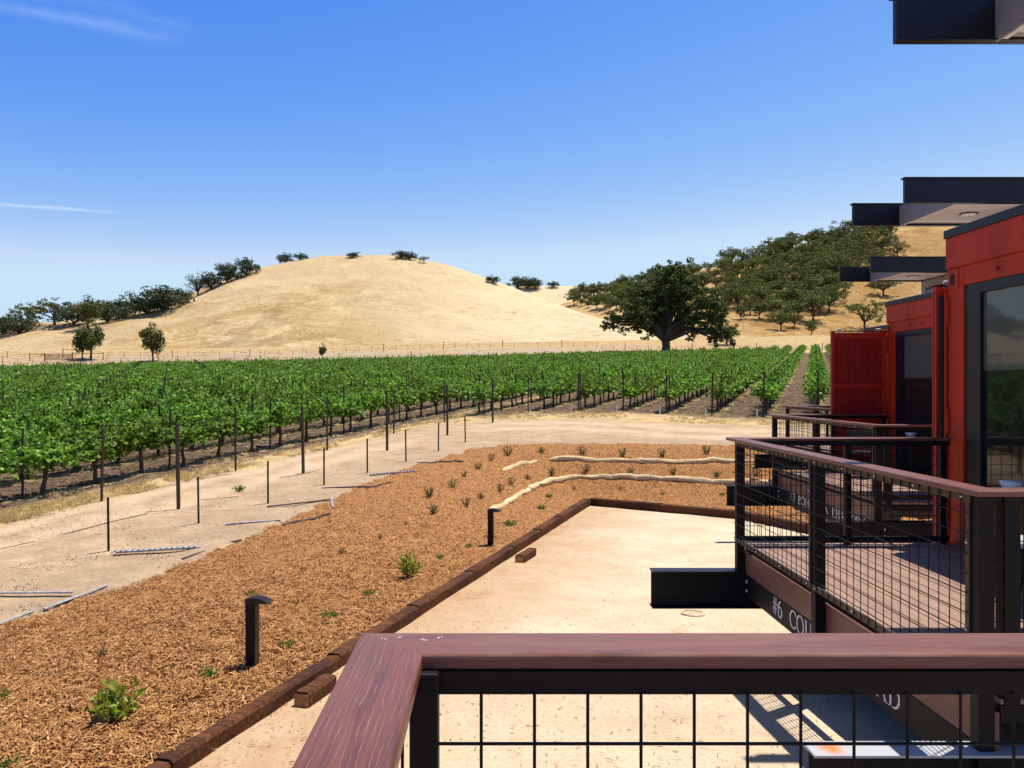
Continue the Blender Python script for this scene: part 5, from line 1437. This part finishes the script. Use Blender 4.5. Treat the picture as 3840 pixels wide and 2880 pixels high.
def at(px, py, hf, dz=0):
    """ground point under a pixel on a hill; just behind its crest when the pixel is above the skyline"""
    p = unproj(px, py, hf, 90, 640)
    if p is None:
        a = (px - PX) / F; Z = np.geomspace(120, 600, 900); ang = hf(a * Z, Z) / Z; i = int(np.argmax(ang)); Zc = Z[i] + 2.5
        p = (a * Zc, Zc, float(hf(a * Zc, Zc)))
    return Vector((p[0], p[1], p[2] - .1))

# the great valley oak at the far end of the rows
p = at(1438, 764, lambda x, y: np.maximum(hillA(x, y), np.maximum(hillB(x, y), G(x, y))))
px_, pz = p.x, p.y
H = 196 * p.y / F
def great_oak(px_base, h):
    """crown laid out clump by clump: (x, z) in tree heights across the view, with spread in depth"""
    r = random.Random(5); g = np.random.default_rng(5); mb = MB(); C = []; RAD = []
    sp = Vector((.0, 0, .17))
    mb.tube([(-.005, 0, -.05), (0, 0, .02), (.004, 0, .09), sp], [.062, .05, .042, .046], 12)
    lobes = [(-.06, .82, .15), (.06, .92, .12), (.02, .72, .2), (-.27, .66, .16), (-.2, .5, .18), (-.42, .52, .14), (-.38, .42, .14), (-.56, .38, .12), (-.63, .33, .08), (-.25, .4, .14), (-.1, .43, .15), (.05, .5, .2), (.22, .68, .17), (.36, .58, .17), (.3, .42, .17), (.48, .47, .15), (.56, .33, .14), (.44, .34, .13), (.6, .24, .11), (.68, .24, .08), (.52, .17, .08), (.2, .4, .12), (-.17, .28, .06), (.3, .25, .05), (-.47, .33, .07), (.13, .8, .14), (-.16, .68, .16), (.66, .16, .06)]
    for (x, z, rd) in lobes:
        z = z * 1.05 if z > .3 else z
        depth = .5 * math.sqrt(max(0, 1 - (x / .75) ** 2))
        for k in range(3 if abs(x) < .5 else 2):
            y = r.uniform(-1, 1) * depth * .8 if k else r.uniform(-.1, .1); zz = z - abs(y) * .25; tip = Vector((x + r.uniform(-.03, .03), y, max(.1, zz)))
            if r.random() < .75:
                b0 = sp + Vector((r.uniform(-.02, .02), r.uniform(-.02, .02), r.uniform(-.03, .02)))
                m1 = b0.lerp(tip, .35) + Vector((r.uniform(-.03, .03), 0, .05 + .08 * abs(x))); m2 = b0.lerp(tip, .7) + Vector((0, r.uniform(-.03, .03), .04 + .06 * abs(x)))
                mb.tube([b0, b0.lerp(m1, .5), m1, m2, tip], [.03, .026, .02, .012, .004], 7)
            for q in range(7):
                C.append((tip.x + r.gauss(0, rd * .5), tip.y + r.gauss(0, rd * .5), max(.06, tip.z + r.gauss(0, rd * .36)))); RAD.append(rd * r.uniform(.24, .42))
    C = np.array(C); RAD = np.array(RAD); n = 26000
    ci = g.choice(len(C), n, p=RAD ** 2 / (RAD ** 2).sum()); d = g.normal(0, 1, (n, 3)); d /= np.linalg.norm(d, axis=1)[:, None]
    P = C[ci] + d * (RAD[ci] * g.uniform(.1, 1, n) ** .4)[:, None] * np.array((1, 1, .72))
    nrm = d + g.normal(0, .5, (n, 3)) + np.array((0, 0, .4)); nrm /= np.linalg.norm(nrm, axis=1)[:, None]
    u = np.cross(nrm, g.normal(0, 1, (n, 3))); u /= np.linalg.norm(u, axis=1)[:, None]; v = np.cross(nrm, u); s_ = (.028 * g.uniform(.5, 1.2, n))[:, None]
    V = np.stack([P - u * s_ * .5, P - v * s_ * .4, P + u * s_ * .55, P + v * s_ * .4], 1).reshape(-1, 3)
    cm = np_mesh('crown', V, np.arange(n * 4).reshape(-1, 4)); cm.materials.append(MATS['oak_leaf'])
    tm = bpy.data.meshes.new('trunk'); tm.from_pydata(mb.v, [], mb.f); tm.update(); tm.materials.append(MATS['bark']); tm.polygons.foreach_set('use_smooth', [True] * len(tm.polygons))
    return cm, tm
put_tree(great_oak(1438, H), p, H, 'great dark spreading oak with thick leaning trunk behind the vine rows', 'oak_tree', rz=0, wide=1.03)
# lone trees along the far road
def road_at(px, py): return at(px, py, lambda x, y: np.maximum(hillA(x, y), G(x, y)))
for px, py, hp, kind, wide, lab in ((178, 775, 62, UPR[0], .95, 'slender trunk of the twin trees by the corral, half hidden'), (196, 777, 80, UPR[1], 1.0, 'taller dark tree of the twin trees on the far road bank'), (330, 781, 78, UPR[0], .95, 'small dark upright tree beside the yellow road sign'), (697, 775, 32, UPR[1], .75, 'little sapling alone on the far road bank')):
    p = road_at(px, py); put_tree(kind, p, 1.15 * hp * p.y / F, lab, 'road_tree', wide=wide)
p = road_at(190, 712); put_tree(HO[3], p, 78 * p.y / F, 'broad oak standing low on the golden hill above the twin trees', 'oak_tree', wide=.95)
# trees along the skyline of the golden hill
SKY = [(5, 722, 34, 1.3, 0, 'bushy tree at the picture edge on the golden hill foot'), (40, 722, 44, 1.2, 1, 'bushy dark tree low at the start of the skyline'), (62, 700, 50, 1.0, 4, 'airy grey tree, tallest near the start of the skyline'), (118, 703, 58, 1.1, 4, 'airy broad tree beside the tallest early skyline one'), (160, 703, 40, 1.4, 2, 'dense tree before the broad low oak'),
       (232, 697, 46, 1.3, 3, 'dense tree right behind the broad low oak'), (268, 688, 48, 1.0, 0, 'rounded tree in the first gap of the skyline'), (318, 680, 44, 1.2, 1, 'dense tree before the big skyline dome'), (352, 672, 52, 1.3, 2, 'big dome shaped tree midway up the skyline'), (385, 657, 34, 1.2, 3, 'low tree between the big dome and the bare tree'),
       (428, 638, 52, 1.0, 5, 'nearly bare branchy tree on the skyline slope'), (455, 626, 36, 1.0, 0, 'small dark tree behind the bare one'), (490, 610, 42, 1.1, 1, 'dark tree of the upper skyline pair'), (532, 596, 38, 1.1, 2, 'topmost dark tree of the slope below the hilltop'),
       (615, 566, 24, 1.0, 3, 'little round tree standing on the hilltop shoulder'), (648, 562, 16, 1.5, 0, 'low bush beside the round hilltop tree'), (763, 556, 12, 1.8, 1, 'low tree peeping over the middle of the hilltop'), (866, 558, 16, 1.6, 2, 'flat dark tree on the far side of the hilltop'), (884, 561, 18, 1.3, 3, 'second flat tree on the far side of the hilltop'), (916, 568, 15, 1.3, 4, 'thin small tree past the hilltop'),
       (1063, 612, 18, 1.3, 0, 'small tree on the descending ridge'), (1118, 624, 28, 1.0, 1, 'first tree in the saddle between the hills'), (1138, 624, 26, 1.2, 3, 'second tree in the saddle between the hills'), (1155, 624, 22, 1.3, 2, 'third tree in the saddle between the hills'), (1194, 621, 14, 1.4, 0, 'tiny last tree in the saddle')]
for px, py, hp, wide, kd, lab in SKY:
    hf = (lambda x, y: np.maximum(hillA(x, y), np.maximum(hillC(x, y), hillD(x, y)))) if px > 1090 else hillA
    p = at(px, py, hf); hh = hp * p.y / F
    kind = BARE if kd == 5 else (AIRY[0] if kd == 4 else FT[kd])
    put_tree(kind, p, hh * 1.12, lab, 'skyline_tree', 'tree', 'trees along the skyline', wide * (1.25 if px < 400 else 1.0))
for i, (px, py, hp) in enumerate(((-20, 700, 14), (4, 698, 13), (18, 699, 9))):
    p = at(px, py, hillD); put_tree(FT[i], p, hp * p.y / F, f'tiny dark tree on the most distant ridge, {nth(i + 1)} from the edge', 'skyline_tree', 'tree', 'trees along the skyline', 1.5)
# the wooded hill
poly = [np.array(q, float) for q in [(1228, 660), (1240, 648), (1330, 630), (1440, 606), (1550, 582), (1650, 560), (1750, 540), (1850, 526), (1925, 512), (1935, 560), (1880, 590), (1850, 600), (1810, 632), (1800, 668), (1770, 690), (1720, 690), (1690, 700), (1660, 690), (1600, 672), (1540, 682), (1440, 690), (1330, 675), (1280, 668)]]
cand = []
tries = 0
while len(cand) < 270 and tries < 14000:
    tries += 1
    x, y = rt.uniform(1228, 1940), rt.uniform(505, 702)
    if not inside(np.array(x), np.array(y), poly): continue
    sx = 16 if x < 1450 else 23
    if any(((x - u) / sx) ** 2 + ((y - v) / (6.5 if x < 1500 else 10)) ** 2 < 1 for u, v in cand): continue
    cand.append((x, y))
single = [(1687, 714, 50, 1.0), (1716, 708, 40, .95), (1753, 726, 36, .8), (1757, 694, 72, .95), (1868, 712, 74, 1.0), (1908, 640, 42, 1.4), (1826, 630, 30, .8), (1850, 585, 62, .9), (1938, 556, 44, 1.0), (1905, 548, 58, .9), (1640, 690, 44, 1.0), (1620, 680, 50, .9), (1600, 690, 38, .9), (1700, 668, 58, 1.0), (1790, 640, 60, 1.1), (1865, 520, 40, 1.0), (1846, 508, 44, .8), (1745, 532, 30, 1.1), (1815, 512, 26, 1.0), (1640, 560, 32, 1.0), (1530, 590, 26, 1.1), (1740, 600, 60, 1.1), (1600, 755, 64, 1.0)]
single = [s for s in single if s[:2] != (1600, 755)]
bands = []
for x, y in cand:
    if any(abs(x - s[0]) < 22 and abs(y - s[1]) < 14 for s in single): continue
    hp = np.interp(x, [1228, 1400, 1650, 1940], [28, 34, 44, 50]) * rt.uniform(.65, 1.35); bands.append([x, y, hp, rt.uniform(.9, 1.12)])
bands += [list(s) for s in single]
p2 = road_at(1590, 752)
put_tree(HO[1], p2 + Vector((0, 6, .3)), 66 * p2.y / F, 'lighter green oak half hidden behind the great dark oak', 'oak_tree')
# name the oaks by the band of slope they stand in
def band(x, y): return int(np.clip((y - (np.interp(x, [1228, 1935], [652, 512]))) / 33, 0, 4))
groups = {}
for b in bands: groups.setdefault(band(b[0], b[1]), []).append(b)
BN = ['along the ridge line of the wooded hill', 'in the upper slope of the wooded hill', 'in the middle slope of the wooded hill', 'in the lower slope of the wooded hill', 'at the open foot of the wooded hill']
for bi, lst in groups.items():
    lst.sort(key=lambda b: b[0])
    for i, (x, y, hp, wd) in enumerate(lst):
        p = at(x, y, hillB); h_ = hp * p.y / F
        kind = AIRY[rt.randrange(3)] if (x > 1800 and rt.random() < .7) else HO[rt.randrange(6)]
        put_tree(kind, p, h_, f'round oak {BN[bi]}, {nth(i + 1)} from the valley end', 'oak_tree', 'tree', 'oaks on the wooded hill', wd)

# ------------------------------------------------------------------ fences along the far road
def fence(pix, n, h_px, lab, thick_every=5, mat='fence_wood', wires=3):
    hf = lambda x, y: np.maximum(np.maximum(hillA(x, y), hillB(x, y)), G(x, y))
    P = [at(x, y, hf) for x, y in pix]; seg = [(b - a).length for a, b in zip(P[:-1], P[1:])]; tot = sum(seg); pts = []
    for i in range(n):
        s = tot * i / (n - 1); q = 0
        while q < len(seg) - 1 and s > seg[q]: s -= seg[q]; q += 1
        p = P[q].lerp(P[q + 1], min(1, s / seg[q])); p.z = float(hf(p.x, p.y)); pts.append(p)
    t = thing('wire_fence', lab, 'fence', pts[0])
    tops = []
    for i, p in enumerate(pts):
        big = i % thick_every == 2; h = h_px * p.y / F * (1.15 if big else .85) ; w_ = (.07 if big else .035) * p.y / 150
        q = p - pts[0]; o = MB().tube([(0, 0, -.3), (0, 0, h)], [w_, w_ * .9], 6).build('fence_post', mat, t); o.location = q; tops.append((q, h))
    for k in range(wires):
        MB().tube([(q.x, q.y, q.z + h * (.35 + .28 * k)) for q, h in tops], .012, 3, cap=False).build('fence_wire', 'rust_steel', t)
fence([(-60, 775), (200, 773), (420, 772), (560, 770), (700, 764), (860, 757), (1000, 752), (1150, 750), (1290, 750)], 46, 14, 'thin wire fence with dark posts at the foot of the golden hill')
fence([(-60, 789), (200, 788), (420, 787), (560, 786), (700, 784), (860, 779), (960, 775)], 36, 17, 'nearer wire fence of slim posts along the back of the vineyard', 6, 'rust_steel')
fence([(1300, 756), (1400, 758), (1520, 758), (1600, 757), (1680, 757), (1800, 757)], 22, 14, 'wire fence with thin posts running behind the great oak', 6)
# corral panels at the picture edge
hfA = lambda x, y: np.maximum(hillA(x, y), G(x, y))
def gate(x0, x1, ypx, hpx, lab, rails):
    a = at(x0, ypx, hfA); b = at(x1, ypx, hfA); b.z = float(hfA(b.x, b.y)); a.z = float(hfA(a.x, a.y)); h = hpx * a.y / F
    t = thing('corral_panel', lab, 'gate', a, 0, 'rusty corral panels'); d = b - a
    for q in (Vector((0, 0, 0)), d): MB().tube([q + Vector((0, 0, -.2)), q + Vector((0, 0, h * 1.15))], .07, 6).build('panel_post', 'gate_rust', t)
    m_ = MB()
    for i in range(rails): z = h * (1 - .85 * i / max(1, rails)); m_.tube([Vector((0, 0, z)), d + Vector((0, 0, z))], .045, 5)
    m_.build('panel_rail', 'gate_rust', t)
gate(64, 96, 780, 15, 'rusty open corral panel nearest the picture edge', 1)
gate(97, 156, 782, 17, 'rusty corral gate of many rails', 6)
gate(136, 196, 772, 17, 'rusty single rail corral panel higher on the bank', 1)
gate(157, 223, 778, 15, 'rusty single rail corral panel ending near the twin trees', 1)
# road sign
p = road_at(342, 783); h = 24 * p.y / F
t = thing('road_sign', 'yellow diamond road sign on a dark post beside the small tree', 'sign', p)
MB().tube([(0, 0, -.2), (0, 0, h)], .04, 6).build('post', 'fence_wood', t)
s_ = h * .2
MB().prism([(0, h * .62), (s_, h * .62 + s_), (0, h * .62 + 2 * s_), (-s_, h * .62 + s_)], 'y', -.09, -.05).build('sign_plate', 'sign_yellow', t)
MB().prism([(-s_ * .5, h * .4), (s_ * .5, h * .4), (s_ * .5, h * .6), (-s_ * .5, h * .6)], 'y', -.09, -.05).build('plaque', 'sign_yellow', t)
